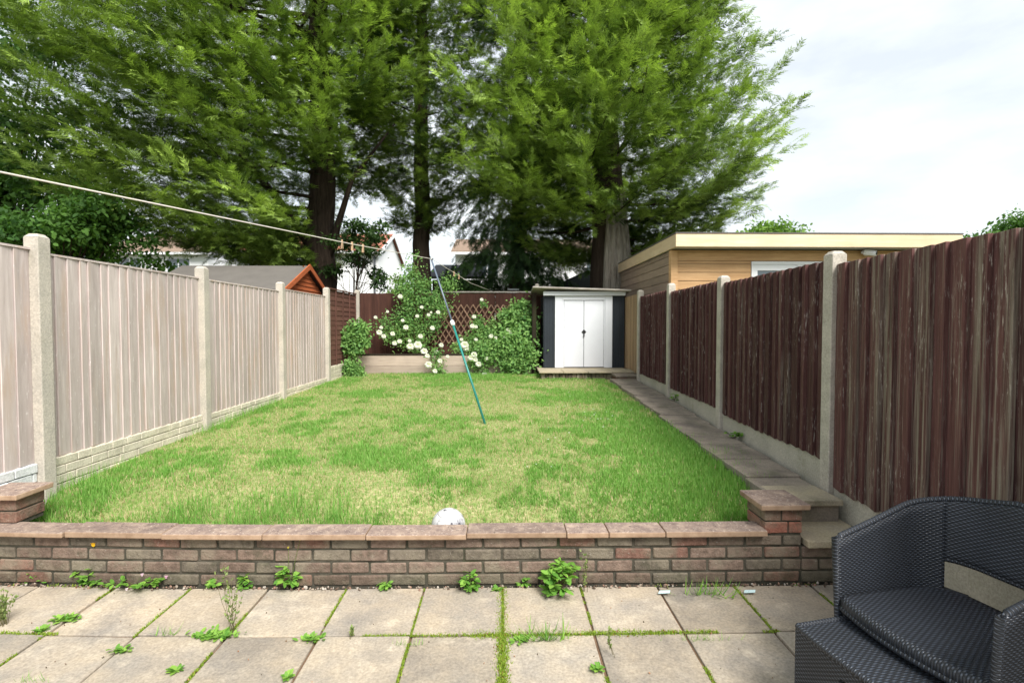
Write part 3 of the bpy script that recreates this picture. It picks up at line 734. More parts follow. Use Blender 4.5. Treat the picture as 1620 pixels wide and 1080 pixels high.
# back fence
BY = 11.38
BF = thing('back_fence', (0, BY, .5), 'red brown closeboard fence across the back behind the roses', 'fence')
for i in range(4):
    x0 = -3.2 + i * 1.52; x1 = x0 + 1.5; b = MB(); n = 17
    for k in range(n):
        a = x0 + (x1 - x0) * k / n; c = a + (x1 - x0) / n + .008; tz = 2.275 + [0, .0, .01, .0][i] - random.uniform(0, .012)
        b.add([(a, BY, .7), (a, BY - .005, .7), (c, BY - .018, .7), (c, BY - .010, .7), (a, BY, tz), (a, BY - .005, tz), (c, BY - .018, tz), (c, BY - .010, tz)],
              [(3, 2, 1, 0), (4, 5, 6, 7), (1, 5, 4, 0), (2, 6, 5, 1), (3, 7, 6, 2), (0, 4, 7, 3)])
    b.build('fence_panel', M['panel_b'], BF)
b = MB()
for zz in (1.0, 1.5, 2.1): b.box(-3.2, 2.85, BY + .002, BY + .05, zz, zz + .06)
b.box(-3.2, 2.85, BY - .0, BY + .03, .0, .698); b.build('rail', M['panel_b'], BF)
b = MB(); b.box(-1.3, .9, BY - .03, BY + .04, 2.29, 2.315); b.build('cap_rail', M['shedroof'], BF)
post(BF, .78, BY + .1, 2.5, M['post'], .08)

# trellis
tr = MB()
X0, X1, Z0, Z1 = -2.12, .28, 1.15, 2.02; ty = BY - .045
def clipseg(cx, slope):
    pts = []
    za, zb_ = Z0, Z1; xa = cx; xb = cx + slope * (zb_ - za)
    def cut(x, z, x2, z2):
        return (x, z, x2, z2)
    lo, hi = 0., 1.
    dx = xb - xa
    for lim, sg in ((X0, 1), (X1, -1)):
        va = (xa - lim) * sg; vb = (xb - lim) * sg
        if va < 0 and vb < 0: return None
        if va < 0: lo = max(lo, va / (va - vb))
        if vb < 0: hi = min(hi, va / (va - vb))
    if hi - lo < .03: return None
    return (xa + dx * lo, za + (zb_ - za) * lo, xa + dx * hi, za + (zb_ - za) * hi)
for sl, yy in ((.62, 0), (-.62, -.009)):
    cx = X0 - .7
    while cx < X1 + .7:
        s = clipseg(cx, sl)
        if s:
            a = Vector((s[0], ty + yy, s[1])); c = Vector((s[2], ty + yy, s[3])); d = (c - a).normalized(); n_ = Vector((-d.z, 0, d.x)) * .011
            vs = [a - n_, a + n_, c + n_, c - n_]; vs = [v + Vector((0, 0, 0)) for v in vs] + [v + Vector((0, -.008, 0)) for v in vs]
            tr.add(vs, [(0, 1, 2, 3), (7, 6, 5, 4), (0, 4, 5, 1), (1, 5, 6, 2), (2, 6, 7, 3), (3, 7, 4, 0)])
        cx += .135
o = tr.build('trellis', wood('trellis_lath', (.2, .12, .08), (.34, .22, .15)), None, origin=(-.9, ty, 1.15)); tag(o, 'expanding diamond wooden trellis fixed on the back fence behind the roses', 'trellis')

# raised bed of sleepers
t = thing('raised_bed', (-1.2, 10.72, .5), 'long low raised bed of weathered timber boards below the roses', 'raised bed')
for z0, z1 in ((.45, .70), (.704, .925)):
    b = MB(); b.box(-3.1, .62, 10.70, 10.76, z0, z1, jit=.002); b.build('board', M['sleeper'], t, bevel=.006)
b = MB(); b.box(-3.12, .64, 10.685, 10.80, .928, .955); b.build('edge_rail', M['darkwood'], t, bevel=.004)
b = MB(); b.box(-3.2, .66, 10.765, BY - .02, .4, .90); b.build('soil', M['soil'], t)

# ------------------------------------------------------------------ white shed on its platform
pl = thing('shed_platform', (1.6, 10.2, .5), 'low paved platform with rough edging under the white shed', 'platform')
b = MB()
for k in range(4):
    xa = .70 + k * .472; b.box(xa + .003, xa + .469, 9.66 + random.uniform(-.02, .02), 10.14, .635, .672 + random.uniform(-.003, .003), jit=.003)
b.box(.72, 2.52, 10.145, 11.3, .630, .668); b.build('slab', M['stepslab'], pl, bevel=.006)
b = MB(); x = .75
while x < 2.15:
    wd = random.uniform(.05, .085); c = random.choice([(.3, .22, .17), (.22, .17, .13), (.36, .3, .24), (.16, .12, .1)])
    b.box(x, x + wd - .01, 9.72 + random.uniform(-.015, .01), 9.8, .42, .630 - random.uniform(0, .03), c, jit=.006); x += wd
b.box(.76, 2.5, 9.80, 11.2, .2, .628, (.12, .1, .08)); b.build('edging', M['brick'], pl, bevel=.004)
st = thing('platform_step', (2.3, 9.5, .5), 'small brick and slab step beside the shed platform at the end of the path', 'step')
b = MB(); b.box(2.1, 2.52, 9.33, 9.71, .597, .632, jit=.003); b.build('tread', M['pathslab'], st, bevel=.005)
b = MB()
for k in range(2): b.box(2.12 + k * .2, 2.31 + k * .2, 9.40, 9.79, .45, .59, (.2, .1, .08)); b.box(2.12 + k * .2, 2.31 + k * .2, 9.35, 9.42, .54, .594, (.2, .13, .1))
b.build('bricks', M['brick'], st, bevel=.004)

SY = 10.5; sz0, sz1 = .675, 2.17
def sx(px): return (px - 795) * SY / 800
sh = thing('garden_shed', (sx(923), SY + .4, sz0), 'small white double-door shed with black sides at the end of the lawn', 'shed')
b = MB(); x0, x1 = sx(860), sx(989)
b.box(x0, x1, SY + .03, 11.32, sz0, sz1)
b.build('wall', M['black'], sh)
b = MB(); b.box(x0 + .01, x0 + .25, SY + .026, SY + .032, sz0, sz1 - .01)
for k in range(4): b.box(x0 + .02 + k * .058, x0 + .065 + k * .058, SY + .018, SY + .0265, sz0, sz1 - .01)
b.build('cladding', M['black'], sh); b = MB()
for k in range(5): b.box(x1 - .265 + k * .055, x1 - .225 + k * .055, SY + .018, SY + .03, sz0, sz1 - .01)
b.build('cladding', M['black'], sh)
b = MB(); b.box(sx(878), sx(890), SY - .012, SY + .028, sz0, sz1); b.box(sx(958), sx(969), SY - .012, SY + .028, sz0, sz1)
b.box(sx(890) + .001, sx(958) - .001, SY - .012, SY + .028, sz1 - .09, sz1); b.box(sx(890) + .001, sx(892.2), SY - .004, SY + .028, sz0, sz1 - .092); b.box(sx(956), sx(958) - .001, SY - .004, SY + .028, sz0, sz1 - .092)
b.build('door_frame', M['white'], sh, bevel=.003)
for a, c, hs in ((892.6, 923.6, -1), (924.4, 955.6, 1)):
    b = MB(); b.box(sx(a), sx(c), SY + .004, SY + .028, sz0 + .015, sz1 - .1); d = b.build('door', M['white'], sh, bevel=.003)
    b = MB(); xa, xc = sx(a) + .05, sx(c) - .05
# handle, dark diamond plate
hz = 1.55 - (525 - 515) * SY / 800; hx = sx(924)
b = MB(); b.add([(hx - .05, SY - .004, hz), (hx, SY - .004, hz - .055), (hx + .05, SY - .004, hz), (hx, SY - .004, hz + .055), (hx - .05, SY + .002, hz), (hx, SY + .002, hz - .055), (hx + .05, SY + .002, hz), (hx, SY + .002, hz + .055)],
                [(0, 1, 2, 3), (7, 6, 5, 4), (0, 4, 5, 1), (1, 5, 6, 2), (2, 6, 7, 3), (3, 7, 4, 0)])
b.box(hx - .012, hx + .012, SY - .02, SY - .005, hz - .1, hz - .05); b.build('latch', M['iron'], sh)
b = MB(); b.box(x0 - .01, x1 - .0, SY - .06, SY + .02, sz1 + .002, sz1 + .085); b.build('fascia', M['white'], sh, bevel=.004)
b = MB(); xl, xr = sx(842), sx(996); zl, zr = sz1 + .165, sz1 + .10
yf, yb = SY - .17, 11.34
b.add([(xl, yf, zl - .012), (xr, yf, zr - .012), (xr, yb, zr - .1), (xl, yb, zl - .1), (xl, yf, zl + .02), (xr, yf, zr + .02), (xr, yb, zr - .068), (xl, yb, zl - .068)],
      [(0, 3, 2, 1), (4, 5, 6, 7), (0, 1, 5, 4), (1, 2, 6, 5), (2, 3, 7, 6), (3, 0, 4, 7)]); b.build('roof', M['shedroof'], sh, bevel=.004)
b = MB(); b.box(.62, .71, 10.62, 10.72, .3, 2.24); o = b.build('timber_post', M['darkwood'], None, origin=(.665, 10.67, .3), bevel=.008)
tag(o, 'dark mossy timber post just left of the white shed', 'post')

# ------------------------------------------------------------------ neighbour's shed (left), garden room (right)
ns = thing('neighbour_shed', (-5, 9.85, 0), 'shed with grey felt roof and orange gable behind the pale fence', 'shed')
gx, gl = -3.72, -6.15; ry, rz = 9.85, 2.67; e0, e1, ez = 8.72, 10.98, 2.15
b = MB(); b.box(gl + .12, gx - .1, e0 + .1, e1 - .1, -.06, 2.16); b.build('wall', M['orange'], ns)
b = MB()
for k in range(7):
    z0 = 2.15 + k * .078; z1 = z0 + .074; f = lambda z: (rz - .03 - z) / (rz - ez) * 1.06
    b.add([(gx - .09, ry - f(z0), z0), (gx - .09, ry + f(z0), z0), (gx - .09, ry + f(z1), z1), (gx - .09, ry - f(z1), z1), (gx - .065, ry - f(z0), z0), (gx - .065, ry + f(z0), z0), (gx - .08, ry + f(z1), z1), (gx - .08, ry - f(z1), z1)],
          [(3, 2, 1, 0), (4, 5, 6, 7), (0, 1, 5, 4), (1, 2, 6, 5), (2, 3, 7, 6), (3, 0, 4, 7)])
b.build('gable', M['orange'], ns)
b = MB()
for (ya, za, yb_, zb_) in ((e0, ez, ry, rz), (ry, rz, e1, ez)):
    b.add([(gl, ya, za), (gx, ya, za), (gx, yb_, zb_), (gl, yb_, zb_), (gl, ya, za + .03), (gx, ya, za + .03), (gx, yb_, zb_ + .03), (gl, yb_, zb_ + .03)],
          [(3, 2, 1, 0), (4, 5, 6, 7), (0, 1, 5, 4), (1, 2, 6, 5), (2, 3, 7, 6), (3, 0, 4, 7)])
b.build('roof', M['felt'], ns)
for sgn in (-1, 1):
    b = MB(); ya = ry + sgn * (ry - e0 + .02)
    b.add([(gx + .002, ya, ez - .06), (gx + .022, ya, ez - .06), (gx + .022, ry, rz - .04), (gx + .002, ry, rz - .04), (gx + .002, ya, ez + .035), (gx + .022, ya, ez + .035), (gx + .022, ry, rz + .06), (gx + .002, ry, rz + .06)],
          [(3, 2, 1, 0), (4, 5, 6, 7), (0, 1, 5, 4), (1, 2, 6, 5), (2, 3, 7, 6), (3, 0, 4, 7)]); b.build('barge_board', M['orange'], ns)

gr = thing('garden_room', (5, 9.5, 0), 'flat-roofed timber garden room with pale fascia beyond the right fence', 'garden room')
wx0, wx1, wy0, wy1 = 2.79, 7.2, 8.32, 11.9
b = MB(); b.box(wx0 + .02, wx1, wy0 + .02, wy1, -.06, 2.78); b.build('core_wall', M['cedar_grey'], gr)
b = MB(); z = .6
wl, wr = at(1190, 400, Y=8.3).x, 6.4
while z < 2.77:
    z1 = min(z + .135, 2.79)
    segs = [(wx0 + .1, wl - .01), (wr + .01, wx1)] if z < 2.62 else [(wx0 + .1, wx1)]
    if z < 2.62 < z1: z1 = 2.615
    for a, c in segs:
        b.add([(a, wy0 - .004, z), (c, wy0 - .004, z), (c, wy0 + .004, z1), (a, wy0 + .004, z1), (a, wy0 + .019, z), (c, wy0 + .019, z), (c, wy0 + .019, z1), (a, wy0 + .019, z1)],
              [(0, 1, 2, 3), (7, 6, 5, 4), (0, 4, 5, 1), (1, 5, 6, 2), (2, 6, 7, 3), (3, 7, 4, 0)])
    z = z1 + .006
b.build('front_cladding', M['cedar'], gr)
b = MB(); z = .6
while z < 2.77:
    z1 = min(z + .135, 2.79)
    b.add([(wx0 - .004, wy0 + .1, z), (wx0 - .004, wy1, z), (wx0 + .004, wy1, z1), (wx0 + .004, wy0 + .1, z1), (wx0 + .019, wy0 + .1, z), (wx0 + .019, wy1, z), (wx0 + .019, wy1, z1), (wx0 + .019, wy0 + .1, z1)],
          [(3, 2, 1, 0), (4, 5, 6, 7), (0, 1, 5, 4), (1, 2, 6, 5), (2, 3, 7, 6), (3, 0, 4, 7)])
    z = z1 + .006
b.build('side_cladding', M['cedar_grey'], gr)
b = MB(); b.box(wx0 - .02, wx0 + .095, wy0 - .02, wy0 + .095, -.06, 2.79); b.build('corner_trim', M['cedar'], gr, bevel=.004)
b = MB(); fx0, fx1, fy0, fy1 = 2.745, 7.36, 8.0, 12.0; fz0, fz1 = 2.80, 3.005
b.box(fx0, fx1, fy0, fy0 + .03, fz0, fz1); b.box(fx0, fx0 + .03, fy0 + .031, fy1, fz0, fz1); b.box(fx1 - .03, fx1, fy0 + .031, fy1, fz0, fz1)
b.build('fascia', M['fascia'], gr, bevel=.003)
b = MB(); b.box(fx0 + .031, fx1 - .031, fy0 + .031, fy1, fz0 + .01, fz1 - .02); b.build('soffit', M['soffit'], gr)
b = MB(); b.box(fx0 - .008, fx1 + .008, fy0 - .008, fy1 + .01, fz1 + .001, fz1 + .022); b.build('roof', M['felt'], gr)
dr = MB(); zt = 2.61; fw = .075
mids = [wl, wl + .79, wl + 1.58, wr]
dr.box(wl, wr, wy0 - .01, wy0 + .05, zt - .05, zt)
for m_ in mids: dr.box(max(wl, m_ - .03), min(wr, m_ + .03), wy0 - .01, wy0 + .05, .6, zt - .051)
frame = dr.build('door_frame', M['upvc'], gr, bevel=.003)
for k in range(3):
    a, c = mids[k] + .031, mids[k + 1] - .031
    if k == 0: a = mids[k] + .031
    d = MB(); d.box(a, c, wy0 + .0, wy0 + .045, zt - .15, zt - .052); d.box(a, a + .075, wy0 + .0, wy0 + .045, .6, zt - .151); d.box(c - .075, c, wy0, wy0 + .045, .6, zt - .151)
    dd = d.build('glazed_door', M['upvc'], gr, bevel=.003)
    d = MB(); d.box(a + .076, c - .076, wy0 + .018, wy0 + .028, .6, zt - .152); d.build('pane', M['glass'], dd, origin=(gr.location if False else None))
for o in [o for o in COL.objects if o.name.startswith('pane')]:
    me = o.data; v = np.zeros(len(me.vertices) * 3); me.vertices.foreach_get('co', v); v = v.reshape(-1, 3) - np.array(gr.location) ; me.vertices.foreach_set('co', v.ravel())
sc_ = thing('security_camera', at(1368, 400, Y=8.3), 'white security camera on the garden room wall above the right fence', 'security camera')
p = sc_.location.copy(); b = MB()
b.tube([p + Vector((.02, .01, .0)), p + Vector((.02, -.05, .0))], .05, 14); b.build('mount', M['upvc'], sc_, smooth=False, bevel=.004)
b = MB(); b.tube([p + Vector((-.07, -.03, -.0)), p + Vector((-.06, -.09, -.0)), p + Vector((.05, -.17, -.03)), p + Vector((.06, -.185, -.032))], [.02, .045, .045, .038], 14); b.build('housing', M['upvc'], sc_)
b = MB(); b.tube([p + Vector((.058, -.186, -.032)), p + Vector((.064, -.193, -.034))], .028, 14); b.build('lens', M['iron'], sc_)

# ------------------------------------------------------------------ houses behind
def house(name, x0, x1, y0, y1, ez, rz, label, roofm, windows=(), ov=.3, pipe=None, along='x'):
    t = thing(name, ((x0 + x1) / 2, (y0 + y1) / 2, 0), label, 'house')
    b = MB(); ym = (y0 + y1) / 2
    b.add([(x0, y0, -.06), (x1, y0, -.06), (x1, y1, -.06), (x0, y1, -.06), (x0, y0, ez), (x1, y0, ez), (x1, y1, ez), (x0, y1, ez), (x0, ym, rz - .1), (x1, ym, rz - .1)],
          [(0, 1, 5, 4), (1, 2, 6, 9, 5), (2, 3, 7, 6), (3, 0, 4, 8, 7)]); b.build('wall', M['render'], t)
    b = MB(); s = (rz - ez) / (ym - y0)
    for ya, yb_ in ((y0 - ov, ym), (y1 + ov, ym)):
        za = ez - s * ov + .02; vs = [(x0 - .2, ya, za), (x1 + .2, ya, za), (x1 + .2, yb_, rz), (x0 - .2, yb_, rz)]
        vs += [(q[0], q[1], q[2] + .1) for q in vs]
        f = [(0, 3, 2, 1), (4, 5, 6, 7), (0, 1, 5, 4), (1, 2, 6, 5), (2, 3, 7, 6), (3, 0, 4, 7)]
        b.add(vs, f)
    b.build('roof', roofm, t)
    b = MB()
    for xx in (x1 + .201,):
        for ya, yb_ in ((y0 - ov, ym), (y1 + ov, ym)):
            za = ez - s * ov
            vs = [(xx, ya, za - .12), (xx + .03, ya, za - .12), (xx + .03, yb_, rz - .12), (xx, yb_, rz - .12), (xx, ya, za + .13), (xx + .03, ya, za + .13), (xx + .03, yb_, rz + .13), (xx, yb_, rz + .13)]
            b.add(vs, [(0, 3, 2, 1), (4, 5, 6, 7), (0, 1, 5, 4), (1, 2, 6, 5), (2, 3, 7, 6), (3, 0, 4, 7)])
    b.box(x0 - .2, x1 + .19, y0 - ov - .12, y0 - ov - .01, ez - s * ov - .08, ez - s * ov + .05); b.build('gutter', M['upvc'], t)
    for (a, c, z0, z1) in windows:
        b = MB()
        for q in (a, (a + c) / 2 - .03, c - .06): b.box(q, q + .06, y0 - .03, y0 + .02, z0 + .06, z1 - .06)
        b.box(a, c, y0 - .03, y0 + .02, z0, z0 + .059); b.box(a, c, y0 - .03, y0 + .02, z1 - .059, z1)
        wn = b.build('window', M['upvc'], t)
        g_ = MB(); g_.box(a + .05, c - .05, y0 - .012, y0 - .004, z0 + .05, z1 - .05)
        go = g_.build('pane', M['glass'], wn, world=False); v = np.zeros(len(go.data.vertices) * 3); go.data.vertices.foreach_get('co', v)
        v = v.reshape(-1, 3) - np.array(t.location); go.data.vertices.foreach_set('co', v.ravel())
    if pipe: b = MB(); b.tube([(pipe, y0 - .08, -.06), (pipe, y0 - .08, ez - .3)], .06, 8); b.build('downpipe', M['slate'], t)
    return t
house('white_house', -15.5, -7.3, 30, 37, 5.95, 7.45, 'white gable-ended house with red tiled roof between two tree trunks', M['rooftile'], [(-14, -12.4, 3.6, 4.8)], pipe=-7.5)
house('white_house', -23.4, -17.2, 30, 37, 5.85, 7.3, 'white house with brown roof glimpsed over the pale fence on the left', M['rooftile_b'], [(-19.6, -18.2, 4.3, 5.5), (-22.4, -21.0, 4.3, 5.5)])
house('white_house', -2.6, 6.0, 28, 34, 5.6, 6.7, 'white house with brown roof mostly hidden behind the drooping conifer', M['rooftile_b'], [(4.6, 5.6, 4.2, 5.2), (-1.5, -.2, 4.2, 5.2)])
# outbuilding with slate roof, garden gazebo, white wall, slatted chair beyond the back fence
ob = thing('outbuilding', (-1.4, 17, 0), 'low outbuilding with dark grey sloping roof beyond the back fence', 'outbuilding')
p0 = at(676, 426, Y=17); p1 = at(748, 441, Y=16)
b = MB(); b.add([(-2.35, 15.8, 3.0), (-.55, 15.8, 3.0), (-.85, 18, 3.62), (-2.35, 18, 3.62), (-2.35, 15.8, 3.08), (-.55, 15.8, 3.08), (-.85, 18, 3.7), (-2.35, 18, 3.7)],
                [(0, 3, 2, 1), (4, 5, 6, 7), (0, 1, 5, 4), (1, 2, 6, 5), (2, 3, 7, 6), (3, 0, 4, 7)]); b.build('roof', M['slate'], ob)
b = MB(); b.box(-2.2, -.75, 16, 17.8, -.06, 2.99); b.build('wall', M['panel_b'], ob)
gz = thing('gazebo', (3.2, 15.5, 0), 'dark canopy gazebo behind the white shed and the pale-barked trunk', 'gazebo')
b = MB(); c = (2.6, 15.5, 3.25); q = [(1.2, 14.1, 2.55), (4.2, 14.1, 2.55), (4.2, 16.9, 2.55), (1.2, 16.9, 2.55)]
b.add(q + [c] + [(x_, y_, 2.4) for x_, y_, _ in q], [(0, 1, 4), (1, 2, 4), (2, 3, 4), (3, 0, 4), (0, 5, 6, 1), (1, 6, 7, 2), (2, 7, 8, 3), (3, 8, 5, 0)]); b.build('canopy', M['tarp'], gz)
for x_, y_ in ((1.25, 14.15), (4.15, 14.15), (4.15, 16.85), (1.25, 16.85)):
    b = MB(); b.tube([(x_, y_, -.06), (x_, y_, 2.5)], .03, 8); b.build('leg', M['iron'], gz)
gw = MB(); gw.box(-.13, 1.5, 18.9, 19.1, -.06, 3.25); gw.box(-.17, 1.54, 18.86, 19.14, 3.252, 3.32); o = gw.build('garden_wall', M['render'], None, origin=(.7, 19, 0)); tag(o, 'white rendered wall seen over the back fence below the drooping conifer', 'wall')
ch = thing('slatted_screen', (.25, 14.2, 0), 'white slatted screen just above the back fence near the shed', 'screen')
b = MB()
for z in (2.36, 2.44, 2.52, 2.60): b.box(.14, .46, 14.18, 14.21, z - .06, z - .015)
for z in (1.9, 2.0, 2.1, 2.2): b.box(.14, .46, 14.18, 14.21, z - .06, z - .015)
b.build('slats', M['upvc'], ch)
for x_ in (.10, .462): b = MB(); b.box(x_, x_ + .035, 14.17, 14.22, -.06, 2.6); b.build('post', M['darkwood'], ch)

# ------------------------------------------------------------------ trees
def conifer(name, base, H, tr_, prof, nb, asym, label, zmin=2.4, rise=.2, dark=(.018, .048, .014), lite=(.34, .48, .095), droop=0, lean=(0, 0), seed=1, dens=1.0, ssize=.31, barkm='bark', inner=.3, subl=.72, limbs=True, cat='tree', group=None, skip=None):
    r = random.Random(seed); g = np.random.default_rng(seed)
    t = thing(name, base, label, cat, group); base = Vector(base)
    axis = lambda z: base + Vector((lean[0] * (z / H) ** 1.2, lean[1] * z / H, z))
    tk = MB(); zs = np.linspace(0, H * .93, 16)
    tk.tube([axis(z) + Vector((r.gauss(0, .04), r.gauss(0, .04), 0)) * (z > .5) for z in zs], [tr_ * (1.35 if z < .1 else 1) * (1 - z / H) ** .75 + .02 for z in zs], 12)
    P, D, N, S, C = [], [], [], [], []
    pz_ = [p[0] for p in prof]; pr_ = [p[1] for p in prof]
    lb = MB()
    dark = np.array(dark); lite = np.array(lite)
    for i in range(nb):
        zt = pz_[0] + (pz_[-1] - pz_[0]) * r.random() ** 1.25; az = r.random() * 6.283
        L = float(np.interp(zt, pz_, pr_)) * asym(az) * (.5 + .55 * r.random() ** .7)
        if L < .25 or (skip and skip(zt, math.cos(az), math.sin(az))): continue
        z0 = max(zmin - .5, zt - L * rise); a0 = axis(z0)
        dh = Vector((math.cos(az), math.sin(az), 0)); tip = Vector((a0.x, a0.y, 0)) + dh * L + Vector((0, 0, zt + base.z))
        side = Vector((-dh.y, dh.x, 0)); cv = r.gauss(0, .12) * L
        def bp(u): 
            return a0.lerp(tip, u) + side * (cv * math.sin(u * 3.14)) + Vector((0, 0, (-.10 * L * math.sin(u * 3.14)) if not droop else droop * L * (math.sin(u * 3.14) * .5)))
        if limbs and r.random() < (.06 if zt < 8.5 else .3): lb.tube([bp(u) for u in (0, .25, .5, .75, .95)], [.018 * L ** .5 + .015, .012 * L ** .5 + .012, .015, .008, .004], 4, caps=False)
        shade = r.random()
        ns = max(5, int(L * 5.2 * dens))
        for k in range(ns):
            u = inner + (1.02 - inner) * (k + r.random()) / ns; q = bp(min(u, 1)); dq = (bp(min(1, u + .05)) - bp(max(0, u - .05))).normalized()
            sg = r.choice((-1, 1)); spread = r.uniform(.15, 1.4) * (1 - .3 * u)
            dsub = (dq + side * sg * spread + Vector((0, 0, r.gauss(.08, .32) - droop * 2))).normalized()
            ls = subl * r.uniform(.6, 1.15) * (1 - .45 * u) * min(1, .4 + L * .3)
            nsp = max(4, int(ls * 14.5 * dens))
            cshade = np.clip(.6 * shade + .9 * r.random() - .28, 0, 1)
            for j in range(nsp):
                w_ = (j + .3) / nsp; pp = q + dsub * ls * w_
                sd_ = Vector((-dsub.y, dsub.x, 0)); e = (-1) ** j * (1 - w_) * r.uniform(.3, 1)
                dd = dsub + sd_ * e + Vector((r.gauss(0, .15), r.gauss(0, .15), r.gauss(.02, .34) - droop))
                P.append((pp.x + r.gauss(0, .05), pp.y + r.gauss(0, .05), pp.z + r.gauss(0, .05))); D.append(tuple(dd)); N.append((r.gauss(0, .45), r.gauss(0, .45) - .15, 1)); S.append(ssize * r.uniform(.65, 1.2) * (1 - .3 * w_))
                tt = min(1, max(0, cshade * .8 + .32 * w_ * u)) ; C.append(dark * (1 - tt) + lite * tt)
    tk.build('trunk', M[barkm], t, smooth=True)
    if limbs: lb.build('limbs', M['bark'], t, smooth=True)
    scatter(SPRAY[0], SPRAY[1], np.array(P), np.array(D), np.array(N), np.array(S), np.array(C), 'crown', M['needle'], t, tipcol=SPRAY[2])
    print(name, len(P))
    return t
def lobes(fn): return fn
left_reach = lambda az: .42 + .58 * max(0, math.cos(az - math.pi)) ** .8 if math.cos(az) < 0 else .34 + .08 * abs(math.sin(az))
conifer('conifer_tree', (-4.6, 13.0, 0), 15, .40, [(3.1, 2.0), (3.7, 4.0), (4.7, 6.0), (6, 7.8), (9, 8.4), (12, 7.5), (15.5, 4)], 820, left_reach,
        'huge spreading conifer with thick dark trunk on the left behind the fence', zmin=3.2, seed=11, dens=1.0, skip=lambda z, x, y: z < 5.6 and x > -.12 or z < 7 and x > .5 and y < .2)
conifer('conifer_tree', (-2.15, 13.6, 0), 15, .25, [(4.2, .7), (6, 1.5), (9, 1.9), (12, 1.8), (14.5, 1.0)], 460, lambda az: 1.0,
        'slim conifer with narrow dark trunk and sparse crown between the two big ones', zmin=4.2, seed=21, dens=.8, lite=(.22, .31, .06))
conifer('conifer_tree', (2.62, 12.6, 0), 15, .49, [(3.5, 1.8), (4.1, 3.3), (5.0, 4.2), (6.2, 4.3), (7.5, 3.9), (9.2, 3.0), (12, 2.0), (14.5, .6)], 720,
        lambda az: (.93 if math.sin(az) < -.2 else 1.0) if math.cos(az) > 0 else 1.0, 'big rounded conifer with pale flared bark above the white shed', zmin=3.6, seed=31, dens=1.05, skip=lambda z, x, y: z < 4.5 and x < .75 and y < .3)
conifer('conifer_tree', (.45, 15.2, 0), 15, .24, [(2.0, 1.7), (3, 2.1), (5, 2.3), (8, 2.2), (12, 2), (14.5, 1)], 330, lambda az: 1.0,
        'dark drooping conifer behind the back fence left of the white shed', zmin=3.0, seed=41, dens=1.0, dark=(.012, .03, .014), lite=(.09, .17, .05), droop=.35, rise=-.15)
# pale flared bark plate on the right-hand trunk
tk3 = [o for o in COL.objects if o.get('label', '').startswith('big rounded')][0]
b = MB(); p = Vector(tk3.location)
for k in range(5):
    a = -1.75 + k * .25; rr = .42
    x_, y_ = math.cos(a) * rr, math.sin(a) * rr
    b.tube([p + Vector((x_ * 1.7, y_ * 1.7, .0)), p + Vector((x_ * 1.25, y_ * 1.25, 1.6)), p + Vector((x_ * 1.02, y_ * 1.02, 2.5)), p + Vector((x_ * 1.1 + .02 * k, y_, 3.2)), p + Vector((x_ * .8 + .02 * k, y_ * .85, 4.5 + .1 * k))], [.18, .15, .125, .1, .03], 8)
b.build('flared_bark', M['bark_light'], tk3, smooth=True)
# big visible limbs of the left conifer
tk1 = [o for o in COL.objects if o.get('label', '').startswith('huge spreading')][0]
b = MB(); P0 = Vector(tk1.location)
b.tube([P0 + Vector((.1, -.05, 2.9)), P0 + Vector((.5, -.2, 4.1)), P0 + Vector((.85, -.2, 5.2)), P0 + Vector((1.9, -.1, 6.6))], [.1, .085, .06, .02], 8)
b.build('limb', M['bark'], tk1, smooth=True); b = MB()
b.tube([P0 + Vector((.0, -.05, 3.2)), P0 + Vector((-.9, -.3, 4.6)), P0 + Vector((-2.2, -.3, 6.2))], [.13, .1, .04], 8)
b.build('limb', M['bark'], tk1, smooth=True)

def broadleaf(name, base, centre, rad, n, label, leaf=.09, dark=(.02, .055, .015), lite=(.09, .17, .03), tr_=.12, seed=5, clumps=60, cat='tree', clr=.5, group=None, stems=True, part='crown'):
    g = np.random.default_rng(seed); base = Vector(base); t = thing(name, base, label, cat, group)
    c = np.array(centre, float); rad = np.array(rad, float)
    u = g.normal(0, 1, (clumps, 3)); u /= np.linalg.norm(u, axis=1, keepdims=True)
    cc = c + u * rad * (g.random((clumps, 1)) ** .45)
    i = g.integers(0, clumps, n); o = g.normal(0, clr, (n, 3)) * np.array([1, 1, .6])
    P = cc[i] + o * min(rad) * .45
    D = g.normal(0, 1, (n, 3)); D[:, 2] -= .3; N = g.normal(0, .6, (n, 3)); N[:, 2] += 1; N[:, 1] -= .4
    sh_ = g.random(clumps)[i] * .6 + g.random(n) * .4
    C = np.array(dark) * (1 - sh_[:, None]) + np.array(lite) * sh_[:, None]
    tb = MB()
    top = Vector(c); tb.tube([base, base.lerp(top, .5) + Vector((.05, 0, 0)), top], [tr_, tr_ * .75, tr_ * .3], 8)
    if stems:
        for k in range(min(clumps, 40)):
            q = Vector(cc[k]); s0 = base.lerp(top, random.uniform(.45, .9)); tb.tube([s0, s0.lerp(q, .5) + Vector((0, 0, -.03 * (q - s0).length)), q], [tr_ * .28, tr_ * .16, tr_ * .06], 5, caps=False)
    tb.build('trunk' if cat == 'tree' else 'stem', M['bark'] if cat == 'tree' else M['twig'], t, smooth=True)
    scatter(LEAF[0], LEAF[1], P, D, N, leaf * (.6 + .7 * g.random(n)), C, part, M['leaf'], t)
    return t, cc
broadleaf('broadleaf_tree', (-13.8, 14.5, 0), (-13.8, 14.5, 6.0), (3.4, 2.0, 4.4), 30000, 'dark leafy tree above the pale fence at the left edge', leaf=.14, seed=51, clumps=80, clr=.45, dark=(.02, .06, .015), lite=(.11, .23, .04), tr_=.2)
